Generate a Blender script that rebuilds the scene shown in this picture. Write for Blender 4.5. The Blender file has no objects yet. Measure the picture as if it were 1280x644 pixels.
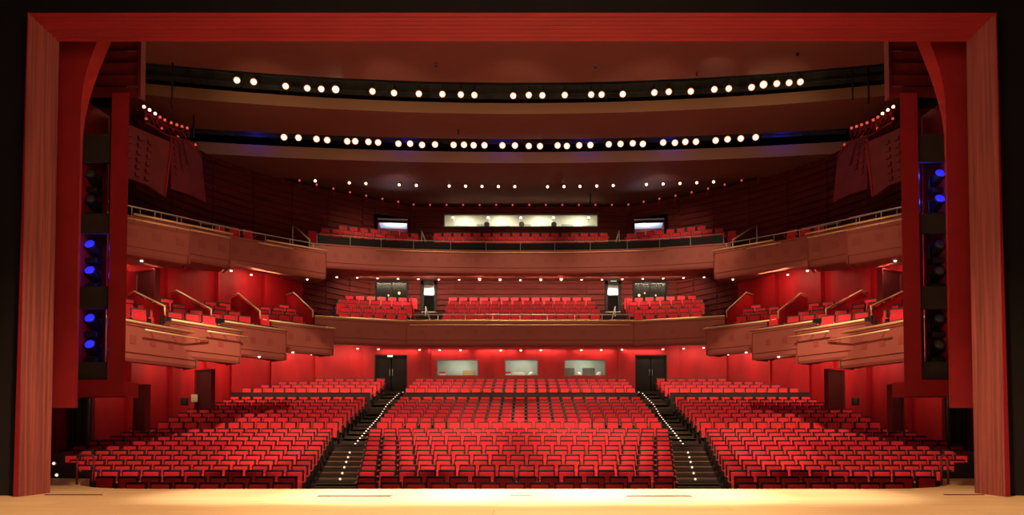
import bpy, bmesh, math, random
from mathutils import Vector, Matrix

random.seed(7)
SC = bpy.context.scene
COL = SC.collection
PI = math.pi

# ------------------------------------------------------------------ camera model (1280 x 644 frame)
F = 880.0
CX, CZ = 0.2245, 1.30
PX0, PY0 = 656.0, 501.0
TH = math.radians(1.7)
CT, ST = math.cos(TH), math.sin(TH)


def ray(px, py):
    u, v = (px - PX0) / F, (PY0 - py) / F
    return u, CT - v * ST, ST + v * CT


def P(px, py, Y):
    a, b, c = ray(px, py)
    t = Y / b
    return Vector((CX + a * t, Y, CZ + c * t))


def PZ(px, py, z):
    a, b, c = ray(px, py)
    t = (z - CZ) / c
    return Vector((CX + a * t, b * t, z))


# ------------------------------------------------------------------ materials
def nodes(m):
    m.use_nodes = True
    return m.node_tree.nodes, m.node_tree.links


def mat(name, col, rough=0.6, metal=0.0, emit=None, estr=0.0, noise=0.0, nscale=6.0, bump=0.0, bscale=40.0, stretch=(1, 1, 1), spec=0.5, sheen=0.0):
    m = bpy.data.materials.new(name)
    n, l = nodes(m)
    b = n['Principled BSDF']
    b.inputs['Base Color'].default_value = (*col, 1)
    b.inputs['Roughness'].default_value = rough
    b.inputs['Metallic'].default_value = metal
    b.inputs['Specular IOR Level'].default_value = spec
    if sheen:
        b.inputs['Sheen Weight'].default_value = sheen
    if emit:
        b.inputs['Emission Color'].default_value = (*emit, 1)
        b.inputs['Emission Strength'].default_value = estr
    if noise or bump:
        tc = n.new('ShaderNodeTexCoord')
        mp = n.new('ShaderNodeMapping')
        mp.inputs['Scale'].default_value = stretch
        l.new(tc.outputs['Object'], mp.inputs['Vector'])
    if noise:
        t = n.new('ShaderNodeTexNoise')
        t.inputs['Scale'].default_value = nscale
        t.inputs['Detail'].default_value = 4
        l.new(mp.outputs['Vector'], t.inputs['Vector'])
        r = n.new('ShaderNodeValToRGB')
        r.color_ramp.elements[0].position = 0.3
        r.color_ramp.elements[1].position = 0.7
        r.color_ramp.elements[0].color = (*[c * (1 - noise) for c in col], 1)
        r.color_ramp.elements[1].color = (*[min(1, c * (1 + noise)) for c in col], 1)
        l.new(t.outputs['Fac'], r.inputs['Fac'])
        l.new(r.outputs['Color'], b.inputs['Base Color'])
    if bump:
        t2 = n.new('ShaderNodeTexNoise')
        t2.inputs['Scale'].default_value = bscale
        l.new(mp.outputs['Vector'], t2.inputs['Vector'])
        bp = n.new('ShaderNodeBump')
        bp.inputs['Strength'].default_value = bump
        bp.inputs['Distance'].default_value = 0.02
        l.new(t2.outputs['Fac'], bp.inputs['Height'])
        l.new(bp.outputs['Normal'], b.inputs['Normal'])
    return m


M = {}
M['seat_red'] = mat('red_upholstery', (0.74, 0.016, 0.030), 0.72, noise=0.10, nscale=9, sheen=0.15, spec=0.3)
M['seat_frame'] = mat('dark_seat_shell', (0.016, 0.006, 0.006), 0.5)
M['seat_arm'] = mat('red_stained_armrest', (0.60, 0.10, 0.085), 0.45)
M['seat_leg'] = mat('black_seat_pedestal', (0.015, 0.010, 0.010), 0.6)
M['red_wall'] = mat('red_lacquered_panel', (0.36, 0.006, 0.010), 0.55, noise=0.25, nscale=1.1, stretch=(1, 1, 0.35), spec=0.2)
M['dark_red'] = mat('dark_red_panel', (0.20, 0.012, 0.014), 0.6, noise=0.2, nscale=1.5)
M['slat'] = mat('brown_slat_panel', (0.125, 0.016, 0.015), 0.6, noise=0.3, nscale=2, stretch=(0.4, 0.4, 6), spec=0.12)
M['header_red'] = mat('red_painted_moulding', (0.32, 0.009, 0.016), 0.65, noise=0.10, nscale=3, stretch=(0.3, 1, 1))
M['jamb'] = mat('worn_red_brown_jamb', (0.30, 0.070, 0.060), 0.75, noise=0.38, nscale=4.0, stretch=(4.5, 4.5, 0.10), bump=0.35, bscale=9)
M['fin_red'] = mat('red_reveal_panel', (0.40, 0.018, 0.022), 0.6, noise=0.12, nscale=2)
M['tower_red'] = mat('red_tower_frame', (0.36, 0.011, 0.014), 0.65, noise=0.1, nscale=2)
M['tan'] = mat('tan_balcony_front', (0.34, 0.078, 0.054), 0.7, noise=0.05, nscale=1.5)
M['tan_dark'] = mat('brown_balcony_soffit', (0.30, 0.060, 0.042), 0.65)
M['inlay'] = mat('dull_red_inlay', (0.31, 0.055, 0.042), 0.6)
M['brass'] = mat('brass_rail', (0.90, 0.60, 0.30), 0.42, metal=0.30)
M['steel'] = mat('steel_rail', (0.60, 0.54, 0.48), 0.4, metal=0.4)
M['black'] = mat('matt_black', (0.010, 0.009, 0.008), 0.8)
M['black_wall'] = mat('black_stage_wall', (0.011, 0.0055, 0.005), 0.85, noise=0.2, nscale=1)
M['ceil'] = mat('brown_ceiling_panel', (0.33, 0.110, 0.082), 0.6, noise=0.05, nscale=0.8)
M['ceil_lip'] = mat('lit_tan_ceiling_edge', (0.50, 0.27, 0.15), 0.55)  # tan lip, paler than the panels: spotlight on it put into the colour
M['void'] = mat('dark_roof_void', (0.030, 0.030, 0.026), 0.8)
M['catwalk'] = mat('grey_catwalk_panel', (0.060, 0.064, 0.056), 0.6, noise=0.3, nscale=2)
M['carpet'] = mat('dark_carpet', (0.028, 0.010, 0.010), 0.95, noise=0.3, nscale=20)
M['aisle'] = mat('brown_black_aisle_carpet', (0.038, 0.020, 0.013), 0.9, noise=0.25, nscale=20)
M['nosing'] = mat('worn_brown_nosing', (0.24, 0.12, 0.07), 0.6)
M['lens'] = mat('warm_lamp_lens', (1, 0.9, 0.75), 0.4, emit=(1.0, 0.80, 0.52), estr=7)
M['lens_rim'] = mat('orange_lamp_rim', (1, 0.5, 0.2), 0.4, emit=(1.0, 0.34, 0.10), estr=0.9)
M['lens_hot'] = mat('bright_lamp_lens', (1, 0.9, 0.75), 0.4, emit=(1.0, 0.82, 0.50), estr=30)
M['down'] = mat('downlight_lens', (1, 0.8, 0.7), 0.4, emit=(1.0, 0.72, 0.55), estr=5)
M['red_bulb'] = mat('red_lamp_bulb', (1, 0.3, 0.2), 0.4, emit=(1.0, 0.13, 0.07), estr=0.55)
M['white_bulb'] = mat('small_white_bulb', (1, 0.9, 0.8), 0.4, emit=(1.0, 0.75, 0.5), estr=2.5)
M['step'] = mat('step_light_lens', (1, 0.95, 0.85), 0.4, emit=(1.0, 0.82, 0.60), estr=1.1)
M['can'] = mat('black_lamp_housing', (0.018, 0.016, 0.014), 0.5)
M['blue_lens'] = mat('blue_lamp_lens', (0.1, 0.1, 1), 0.3, emit=(0.02, 0.025, 1.0), estr=0.9)
M['grey_panel'] = mat('olive_grey_blank_panel', (0.045, 0.034, 0.026), 0.7)
M['booth_wall'] = mat('pale_booth_wall', (0.62, 0.60, 0.47), 0.8, noise=0.12, nscale=1.5)
M['booth_grey'] = mat('grey_booth_wall', (0.30, 0.33, 0.27), 0.8, noise=0.1, nscale=1.5)
M['white'] = mat('white_paint', (0.85, 0.83, 0.76), 0.6)
M['blue_white'] = mat('bluish_white_panel', (0.70, 0.76, 0.90), 0.6)
M['lamp_white'] = mat('white_ceiling_lamp', (1, 1, 0.95), 0.4, emit=(1.0, 0.98, 0.90), estr=6)
M['lobby_lamp'] = mat('lobby_lamp', (1, 1, 0.95), 0.4, emit=(0.95, 0.97, 1.0), estr=2.2)
M['green_sign'] = mat('green_exit_sign', (0.1, 0.6, 0.3), 0.4, emit=(0.25, 0.9, 0.55), estr=1.6)
M['amber'] = mat('amber_lamp', (1, 0.6, 0.2), 0.4, emit=(1.0, 0.55, 0.20), estr=2.5)
M['cream'] = mat('cream_notice', (0.80, 0.62, 0.36), 0.6)
M['equip'] = mat('grey_equipment', (0.10, 0.10, 0.09), 0.5)
M['wood_cab'] = mat('blond_wood_cabinet', (0.75, 0.55, 0.24), 0.5)
M['door_dark'] = mat('dark_brown_door', (0.010, 0.0045, 0.004), 0.7, noise=0.2, nscale=2, spec=0.2)
M['door_red'] = mat('dark_red_door', (0.085, 0.010, 0.012), 0.55, noise=0.2, nscale=2)
M['cable'] = mat('black_cable', (0.02, 0.015, 0.012), 0.6)
M['trap'] = mat('brown_trap_strip', (0.085, 0.032, 0.012), 0.6)
M['leather'] = mat('dark_curtain', (0.03, 0.035, 0.025), 0.8)


def glass_mat():
    m = bpy.data.materials.new('clear_window_glass')
    n, l = nodes(m)
    n.remove(n['Principled BSDF'])
    o = n['Material Output']
    t = n.new('ShaderNodeBsdfTransparent')
    g = n.new('ShaderNodeBsdfGlossy')
    g.inputs['Roughness'].default_value = 0.25
    mx = n.new('ShaderNodeMixShader')
    mx.inputs[0].default_value = 0.03
    l.new(t.outputs[0], mx.inputs[1])
    l.new(g.outputs[0], mx.inputs[2])
    l.new(mx.outputs[0], o.inputs['Surface'])
    return m


M['glass'] = glass_mat()


def stage_mat():
    m = bpy.data.materials.new('oak_stage_boards')
    n, l = nodes(m)
    b = n['Principled BSDF']
    b.inputs['Roughness'].default_value = 0.55
    tc = n.new('ShaderNodeTexCoord')
    br = n.new('ShaderNodeTexBrick')
    br.offset = 0.5
    br.inputs['Color1'].default_value = (0.64, 0.39, 0.15, 1)
    br.inputs['Color2'].default_value = (0.72, 0.46, 0.19, 1)
    br.inputs['Mortar'].default_value = (0.34, 0.17, 0.07, 1)
    br.inputs['Scale'].default_value = 1.0
    br.inputs['Mortar Size'].default_value = 0.006
    br.inputs['Brick Width'].default_value = 7.0
    br.inputs['Row Height'].default_value = 0.62
    mp0 = n.new('ShaderNodeMapping')
    mp0.inputs['Location'].default_value = (3.72, 0.18, 0)
    l.new(tc.outputs['Object'], mp0.inputs['Vector'])
    l.new(mp0.outputs['Vector'], br.inputs['Vector'])
    mp = n.new('ShaderNodeMapping')
    mp.inputs['Scale'].default_value = (0.5, 9, 1)
    l.new(tc.outputs['Object'], mp.inputs['Vector'])
    t = n.new('ShaderNodeTexNoise')
    t.inputs['Scale'].default_value = 1.6
    t.inputs['Detail'].default_value = 6
    l.new(mp.outputs['Vector'], t.inputs['Vector'])
    mx = n.new('ShaderNodeMixRGB')
    mx.blend_type = 'MULTIPLY'
    mx.inputs[0].default_value = 0.45
    l.new(br.outputs['Color'], mx.inputs[1])
    l.new(t.outputs['Fac'], mx.inputs[2])
    br2 = n.new('ShaderNodeBrightContrast')
    br2.inputs['Bright'].default_value = 0.04
    l.new(mx.outputs[0], br2.inputs['Color'])
    l.new(br2.outputs[0], b.inputs['Base Color'])
    return m


M['stage'] = stage_mat()


# ------------------------------------------------------------------ mesh builder
class MB:
    def __init__(s):
        s.v, s.f, s.mi, s.mats, s.sm = [], [], [], [], []

    def m(s, key):
        if key is None:
            return 0
        if key not in s.mats:
            s.mats.append(key)
        return s.mats.index(key)

    def raw(s, vs, fs, key=None, smooth=False):
        b, k = len(s.v), s.m(key)
        s.v += [tuple(v) for v in vs]
        for f in fs:
            s.f.append([b + i for i in f])
            s.mi.append(k)
            s.sm.append(smooth)
        return s

    def box(s, c, d, key=None, rz=0.0, rx=0.0):
        hx, hy, hz = d[0] / 2, d[1] / 2, d[2] / 2
        R = Matrix.Rotation(rz, 3, 'Z') @ Matrix.Rotation(rx, 3, 'X')
        c = Vector(c)
        vs = [c + R @ Vector((x * hx, y * hy, z * hz)) for z in (-1, 1) for y in (-1, 1) for x in (-1, 1)]
        return s.raw(vs, [(0, 2, 3, 1), (4, 5, 7, 6), (0, 1, 5, 4), (2, 6, 7, 3), (0, 4, 6, 2), (1, 3, 7, 5)], key)

    def rbox(s, c, d, r=0.02, key=None, rx=0.0, rz=0.0, seg=2):
        bm = bmesh.new()
        bmesh.ops.create_cube(bm, size=1)
        for v in bm.verts:
            v.co = Vector((v.co.x * d[0], v.co.y * d[1], v.co.z * d[2]))
        bmesh.ops.bevel(bm, geom=bm.edges[:], offset=r, segments=seg, affect='EDGES', profile=0.5)
        R = Matrix.Rotation(rz, 3, 'Z') @ Matrix.Rotation(rx, 3, 'X')
        c = Vector(c)
        bm.verts.index_update()
        s.raw([c + R @ v.co for v in bm.verts], [[v.index for v in f.verts] for f in bm.faces], key, True)
        bm.free()
        return s

    def prism(s, pts, off, key=None):
        """closed polygon PTS (3-D) pushed by the vector OFF"""
        n = len(pts)
        off = Vector(off)
        vs = [Vector(p) for p in pts] + [Vector(p) + off for p in pts]
        fs = [tuple(range(n))[::-1], tuple(range(n, 2 * n))]
        fs += [(i, (i + 1) % n, n + (i + 1) % n, n + i) for i in range(n)]
        return s.raw(vs, fs, key)

    def tube(s, pts, r, key=None, n=6):
        pts = [Vector(p) for p in pts]
        rings = []
        for i, p in enumerate(pts):
            t = (pts[min(i + 1, len(pts) - 1)] - pts[max(i - 1, 0)]).normalized()
            up = Vector((0, 0, 1)) if abs(t.z) < 0.9 else Vector((1, 0, 0))
            a = t.cross(up).normalized()
            b = t.cross(a)
            rings.append([p + (a * math.cos(2 * PI * k / n) + b * math.sin(2 * PI * k / n)) * r for k in range(n)])
        vs = [v for g in rings for v in g]
        fs = []
        for i in range(len(pts) - 1):
            for k in range(n):
                fs.append((i * n + k, i * n + (k + 1) % n, (i + 1) * n + (k + 1) % n, (i + 1) * n + k))
        fs += [tuple(range(n))[::-1], tuple(range((len(pts) - 1) * n, len(pts) * n))]
        return s.raw(vs, fs, key, n > 4)

    def lathe(s, prof, key=None, n=14, R=None, c=(0, 0, 0)):
        """profile (r, h) turned about the local Z axis, then rotated by R and moved to c"""
        c = Vector(c)
        vs, fs = [], []
        for r, h in prof:
            for k in range(n):
                p = Vector((r * math.cos(2 * PI * k / n), r * math.sin(2 * PI * k / n), h))
                vs.append(c + (R @ p if R else p))
        for i in range(len(prof) - 1):
            for k in range(n):
                fs.append((i * n + k, i * n + (k + 1) % n, (i + 1) * n + (k + 1) % n, (i + 1) * n + k))
        fs += [tuple(range(n))[::-1], tuple(range((len(prof) - 1) * n, len(prof) * n))]
        return s.raw(vs, fs, key, True)

    def build(s, name, key=None, parent=None):
        me = bpy.data.meshes.new(name)
        me.from_pydata(s.v, [], s.f)
        if s.mats:
            for k in s.mats:
                me.materials.append(M[k])
            me.polygons.foreach_set('material_index', s.mi)
        elif key:
            me.materials.append(M[key])
        me.polygons.foreach_set('use_smooth', s.sm)
        me.update()
        bm = bmesh.new()
        bm.from_mesh(me)
        bmesh.ops.recalc_face_normals(bm, faces=bm.faces[:])
        bm.to_mesh(me)
        bm.free()
        o = bpy.data.objects.new(name, me)
        COL.objects.link(o)
        if parent:
            o.parent = parent
        return o


def tag(o, label=None, cat=None, group=None, kind=None):
    if label:
        o['label'] = label
    if cat:
        o['category'] = cat
    if group:
        o['group'] = group
    if kind:
        o['kind'] = kind
    return o


def struct(o, label=None, cat=None):
    return tag(o, label, cat, None, 'structure')


def empty(name, loc=(0, 0, 0), rz=0.0):
    o = bpy.data.objects.new(name, None)
    o.empty_display_size = 0.2
    COL.objects.link(o)
    o.location = loc
    o.rotation_euler = (0, 0, rz)
    return o


def copy_tree(o, parent=None):
    c = o.copy()
    COL.objects.link(c)
    if parent:
        c.parent = parent
    for ch in o.children:
        copy_tree(ch, c)
    return c


ORD = ('first second third fourth fifth sixth seventh eighth ninth tenth eleventh twelfth thirteenth fourteenth fifteenth sixteenth seventeenth '
       'eighteenth nineteenth twentieth twenty-first twenty-second twenty-third twenty-fourth twenty-fifth twenty-sixth twenty-seventh twenty-eighth '
       'twenty-ninth thirtieth thirty-first thirty-second thirty-third thirty-fourth thirty-fifth thirty-sixth').split()
SIDE = {-1: 'left', 1: 'right'}


def light(kind, loc, target, energy, color=(1, 0.82, 0.62), size=0.4, angle=60, blend=0.6, size_y=None):
    d = bpy.data.lights.new(kind.lower() + '_lamp', kind)
    d.energy = energy
    d.color = color
    if kind == 'SPOT':
        d.spot_size = math.radians(angle)
        d.spot_blend = blend
        d.shadow_soft_size = size
    elif kind == 'AREA':
        d.size = size
        if size_y:
            d.shape = 'RECTANGLE'
            d.size_y = size_y
    else:
        d.shadow_soft_size = size
    o = bpy.data.objects.new(d.name, d)
    COL.objects.link(o)
    o.location = loc
    if target is not None:
        o.rotation_euler = (Vector(target) - Vector(loc)).to_track_quat('-Z', 'Y').to_euler()
    return o


def interp(x, tab):
    if x <= tab[0][0]:
        return tab[0][1]
    for (a, b), (c, d) in zip(tab, tab[1:]):
        if x <= c:
            return b + (d - b) * (x - a) / (c - a)
    return tab[-1][1]


# ------------------------------------------------------------------ shell of the hall
struct(MB().box((-17.2, 27.5, 8.2), (0.3, 33, 19.6)).build('wall_left', 'dark_red'))
struct(MB().box((17.2, 27.5, 8.2), (0.3, 33, 19.6)).build('wall_right', 'dark_red'))
struct(MB().box((0, 44.2, 8.2), (34.7, 0.3, 19.6)).build('wall_back', 'void'))
struct(MB().box((0, 27.5, 18.1), (34.7, 33.7, 0.3)).build('roof', 'void'))

# stage floor with a straight lip that sweeps back at both ends
edge = [(-7.0, 13.62), (-7.7, 13.70), (-8.3, 13.95), (-8.8, 14.35), (-9.2, 14.95), (-9.5, 15.6), (-9.7, 16.1)]
poly = [(-17, -4), (17, -4), (17, 16.1)] + [(-x, y) for x, y in reversed(edge)] + edge + [(-17, 16.1)]
struct(MB().prism([(x, y, -1.15) for x, y in poly], (0, 0, 1.15)).build('floor', 'stage'))
struct(MB().box((0, 30, -1.30), (34, 34, 0.3)).build('floor_stalls', 'carpet'))

for (a, b, lab) in ((400, 487, 'long brown trap strip in the stage boards before the left aisle'), (785, 862, 'long brown trap strip in the stage boards before the right aisle')):
    p, q = PZ(a, 620.5, 0.0), PZ(b, 620.5, 0.0)
    e = empty('stage_trap_strip', ((p.x + q.x) / 2, p.y, 0))
    w = q.x - p.x
    MB().box((0, 0, 0.004), (w, 0.10, 0.012)).build('cover', 'trap', e)
    f = MB()
    for s in (-1, 1):
        f.box((0, s * 0.06, 0.004), (w + 0.06, 0.02, 0.016))
        f.box((s * (w / 2 + 0.02), 0, 0.004), (0.02, 0.10, 0.016))
    f.build('frame', 'nosing', e)
    tag(e, lab, 'stage trap')
p = PZ(92, 619, 0)
tag(MB().box((p.x, p.y, 0.006), (1.0, 0.05, 0.012)).build('cable_cover', 'trap'), 'thin dark cable cover lying on the stage beside the left jamb', 'cable cover')
p = PZ(1205, 619, 0)
tag(MB().box((p.x, p.y, 0.006), (0.7, 0.05, 0.012)).build('cable_cover', 'trap'), 'thin dark cable cover lying on the stage beside the right jamb', 'cable cover')
p = PZ(652, 620, 0)
tag(MB().box((p.x, p.y, 0.005), (0.38, 0.06, 0.010)).build('floor_socket', 'nosing'), 'small pale floor socket plate in the middle of the stage lip', 'floor socket')

# ------------------------------------------------------------------ proscenium frame
YO, YI = 12.2, 12.85
xo, xi_ = abs(P(30, 300, YO).x), abs(P(69, 300, YI).x)
zo, zi = P(640, 16, YO).z, P(640, 52, YI).z
NP = 14
prof = []
for i in range(NP + 1):
    t = i / NP
    step = 0.06 * (1 if i % 2 else 0) * (0 if i in (0, NP) else 1)
    prof.append((t, YO + (YI - YO) * t, step))
# the back edges splay out a little, so the opening is widest behind
xbk = xi_ * (YI + 0.4) / YI + 0.06
zbk = CZ + (zi - CZ) * (YI + 0.4) / YI + 0.06
arch = empty('trim_1', (0, YO, 0))
struct(arch, 'red fluted proscenium frame round the whole stage opening', 'proscenium frame')
for s in (-1, 1):
    mb = MB()
    low, top = [], []
    for t, y, st_ in prof:
        y -= st_ * 0.35
        x = xo + (xi_ - xo) * t
        low.append(Vector((s * x, y - YO, 0)))
        top.append(Vector((s * x, y - YO, zo + (zi - zo) * t)))
    low += [Vector((s * xbk, YI + 0.4 - YO, 0)), Vector((s * (xbk + 0.3), YI + 0.4 - YO, 0))]
    top += [Vector((s * xbk, YI + 0.4 - YO, zbk)), Vector((s * (xbk + 0.3), YI + 0.4 - YO, zbk + 0.3))]
    n = len(low)
    # several rings so that the jamb can bulge a little like worn covered boarding
    rings = [low]
    for k in (0.012, 0.05, 0.12, 0.3, 0.6):
        rings.append([a.lerp(b, k) + Vector((s * 0.006 * math.sin(3.1 * i + 9 * k), -0.012 * math.sin(1.7 * i + 14 * k) * (1 - k), 0)) if 0 < i < NP else a.lerp(b, k) for i, (a, b) in enumerate(zip(low, top))])
    rings.append(top)
    vs = [v for r in rings for v in r]
    fs = [(j * n + i, j * n + (i + 1) % n, (j + 1) * n + (i + 1) % n, (j + 1) * n + i) for j in range(len(rings) - 1) for i in range(n)]
    fs += [tuple(range(n)), tuple(range((len(rings) - 1) * n, len(rings) * n))]
    mb.raw(vs, fs)
    tag(mb.build('jamb', 'jamb', arch), 'worn red-brown fluted upright')
    MB().prism([(s * xo, -0.02, 0), (s * (xo + 0.08), -0.02, 0), (s * (xo + 0.01), -0.02, zo), (s * xo, -0.02, zo)], (0, 0.03, 0)).build('edge_strip', 'header_red', arch)
mb = MB()
lft, rgt = [], []
for t, y, st_ in prof:
    x = xo + (xi_ - xo) * t
    z = zo + (zi - zo) * t - st_ * 0.5
    lft.append((-x, y - YO, z))
    rgt.append((x, y - YO, z))
for L, sx in ((lft, -1), (rgt, 1)):
    L += [(sx * xbk, YI + 0.4 - YO, zbk), (sx * (xbk + 0.3), YI + 0.4 - YO, zbk + 0.3)]
n = len(lft)
mb.raw(lft + rgt, [(i, (i + 1) % n, n + (i + 1) % n, n + i) for i in range(n)] + [tuple(range(n)), tuple(range(n, 2 * n))])
tag(mb.build('header', 'header_red', arch), 'bright red ribbed crosspiece')

# black stage-side wall round the frame
for s, nm in ((-1, 'wall_stage_left'), (1, 'wall_stage_right')):
    struct(MB().box((s * (xo + 3.06), YO + 0.35, zo / 2), (6.0, 0.3, zo)).build(nm, 'black_wall'))
struct(MB().box((0, YO + 0.35, zo + 2.0), (2 * xo + 12, 0.3, 4.0)).build('wall_stage_upper', 'black_wall'))


# ------------------------------------------------------------------ portal fins and lighting towers
def fin(s):
    Yf, Yb = 13.6, 13.80
    fr = [(99, 510), (99, 199), (100, 139), (102, 112), (109, 82), (119, 55), (128, 36), (140, 15)]
    bk = [(102, 510), (102, 199), (103.5, 162), (106, 144), (112, 122), (119, 99.5), (128, 77), (137, 55), (147, 36), (160, 15)]
    F_ = [P(a, b, Yf) for a, b in fr]
    B_ = [P(a, b, Yb) for a, b in bk]
    F_[0].x = F_[1].x
    B_[0].x = B_[1].x
    zb = F_[0].z

    def at(L, z):
        return interp(z, [(p.z, p.x) for p in L])
    zs = [zb, 4, 6, 6.6, 7.0, 7.3, 7.6, 7.9, 8.2, 8.5, 8.8, 9.1]
    m = {}
    e = empty('portal_fin', (s * 9.0, Yf, zb))
    O = Vector((s * 9.0, Yf, zb))
    out = -11.0
    fa = [Vector((-s * at(F_, z), Yf, z)) - O for z in zs]
    ba = [Vector((-s * at(B_, z), Yb, z)) - O for z in zs]
    fo = [Vector((-s * out, Yf, z)) - O for z in zs]
    bo = [Vector((-s * out, Yb, z)) - O for z in zs]
    n = len(zs)
    pan = MB()
    vs = fa + fo + bo + ba
    fs = []
    for i in range(n - 1):
        fs += [(i, i + 1, n + i + 1, n + i), (n + i, n + i + 1, 2 * n + i + 1, 2 * n + i), (2 * n + i, 2 * n + i + 1, 3 * n + i + 1, 3 * n + i)]
    fs += [(0, n, 2 * n, 3 * n), (n - 1, 2 * n - 1, 3 * n - 1, 4 * n - 1)]
    pan.raw(vs, fs)
    pan.build('panel', 'fin_red', e)
    rv = MB()
    iz = Vector((-s * 0.012, 0, 0))
    vs = fa + ba + [v + iz for v in fa] + [v + iz for v in ba]
    fs = []
    for i in range(n - 1):
        fs += [(2 * n + i, 2 * n + i + 1, 3 * n + i + 1, 3 * n + i), (i, i + 1, 2 * n + i + 1, 2 * n + i), (n + i, n + i + 1, 3 * n + i + 1, 3 * n + i)]
    rv.raw(vs, fs)
    rv.build('reveal', 'tower_red', e)
    tag(e, 'tall dark red portal fin with a curved top just inside the %s jamb' % SIDE[s], 'portal panel')


def moving_light(loc, blue, label, s):
    e = empty('moving_light', loc, 0)
    MB().rbox((0, 0, 0.06), (0.30, 0.28, 0.12), 0.02).build('base', 'can', e)
    MB().tube([(-0.165, 0, 0.42), (-0.165, 0, 0.14), (0.165, 0, 0.14), (0.165, 0, 0.42)], 0.032, None, 8).build('yoke', 'can', e)
    R = Matrix.Rotation(math.radians(62), 3, 'X')
    h = MB().lathe([(0.06, -0.20), (0.11, -0.15), (0.125, 0.0), (0.12, 0.12), (0.135, 0.15), (0.135, 0.18)], None, 14, R, (0, 0, 0.34)).build('head', 'can', e)
    MB().lathe([(0.105, 0.176), (0.105, 0.19), (0.06, 0.20)], None, 14, R, (0, 0, 0.34)).build('lens', 'blue_lens' if blue else 'equip', h)
    return tag(e, label, 'stage light', 'moving lights in the towers')


def tower(s):
    Y = 15.4
    xa = abs(P(92, 300, Y).x)
    xb = abs(P(137, 300, Y).x)
    xc = abs(P(159, 300, Y).x)
    zt = P(137, 116, Y).z
    zb0 = P(120, 495, Y).z
    z1 = P(120, 475, Y).z
    e = empty('lighting_tower', (s * 9.3, Y, zb0))
    O = Vector((s * 9.3, Y, zb0))
    fr = MB()

    def bx(x0, x1, za, zc, y0, y1, mbx):
        mbx.box(Vector((s * (x0 + x1) / 2, (y0 + y1) / 2, (za + zc) / 2)) - O, (abs(x1 - x0), y1 - y0, zc - za))
    D = 1.25
    k_ = (Y + D) / Y
    fr.prism([Vector((s * xb, Y, zb0)) - O, Vector((s * xc, Y, zb0)) - O, Vector((s * (xc * k_ + 0.02), Y + D, zb0)) - O, Vector((s * (xb * k_ + 0.05), Y + D, zb0)) - O], (0, 0, zt - zb0))
    bx(xa + 0.6, xb, zb0, z1, Y, Y + D, fr)
    bx(xa, xa + 0.6, zb0, zt, Y, Y + D, fr)
    fr.build('frame', 'tower_red', e)
    bk = MB()
    xk = xb * k_ + 0.10
    bx(xk, xa + 0.6, z1, zt, Y + D - 0.1, Y + D, bk)
    bx(xk, xa + 0.6, zt - 0.05, zt, Y + 0.05, Y + D - 0.1, bk)
    bk.build('back_panel', 'black', e)
    cells = ((385, 452), (290, 357), (200, 265))
    blanks = ((452, 475), (357, 385), (265, 290), (165, 200))
    for a, b in blanks:
        g = MB()
        bx(xb, xa + 0.6, P(120, b, Y).z, P(120, a, Y).z, Y + 0.12, Y + 0.2, g)
        g.build('blank_panel', 'grey_panel', e)
    for a, b in cells:
        for y in (b, (a + b) / 2):
            z = P(120, y, Y).z
            sh = MB()
            bx(xk, xa + 0.6, z - 0.03, z, Y + 0.1, Y + D - 0.1, sh)
            sh.build('shelf', 'can', e)
    nb = 'the lower two cells glow blue' if s < 0 else 'the topmost cell glows blue'
    tag(e, 'tall red lighting tower whose %s' % (nb.replace('the ', '', 1) if False else nb[4:]), 'lighting tower')
    # louvred grille above the tower
    g = empty('louvre_grille', (s * 9.0, Y + 0.2, zt))
    O2 = Vector((s * 9.0, Y + 0.2, zt))
    x0, x1 = abs(P(174, 90, Y + 0.2).x), 10.3
    sl = MB()
    zz = zt + 0.02
    while zz < 10.2:
        sl.box(Vector((s * (x0 + x1) / 2, Y + 0.3, zz + 0.13)) - O2, (x1 - x0, 0.06, 0.22), None, 0, 0.35)
        zz += 0.27
    sl.build('slats', 'dark_red', g)
    MB().box(Vector((s * x0, Y + 0.3, (zt + 10.3) / 2)) - O2, (0.07, 0.2, 10.3 - zt)).build('post', 'dark_red', g)
    MB().box(Vector((s * (x0 + x1 + 0.6) / 2, Y + 0.75, (zt + 10.3) / 2)) - O2, (x1 - x0 - 0.6, 0.05, 10.3 - zt)).build('backing', 'black', g)
    tag(g, 'dark slatted louvre grille over the %s lighting tower' % SIDE[s], 'grille')
    names = {0: 'lowest', 1: 'middle', 2: 'top'}
    for ci, (a, b) in enumerate(cells):
        blue = (s < 0 and ci in (0, 1)) or (s > 0 and ci == 2)
        for lvl, y in ((0, b), (1, (a + b) / 2)):
            p = P(117, y, Y + 0.55)
            moving_light((s * abs(p.x) , p.y, P(120, y, Y).z + 0.001), blue,
                         '%s moving light on the %s shelf of the %s cell in the %s tower' % ('blue-lit' if blue else 'unlit black', ('lower', 'upper')[lvl], names[ci], SIDE[s]), s)
        if blue:
            for y in (b - 8, (a + b) / 2 - 8):
                p = P(117, y, Y + 0.25)
                light('POINT', (s * (abs(p.x) - 0.25), Y + 0.35, p.z + 0.12), None, 5, (0.03, 0.04, 1.0), 0.05)


for s in (-1, 1):
    fin(s)
    tower(s)

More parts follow.
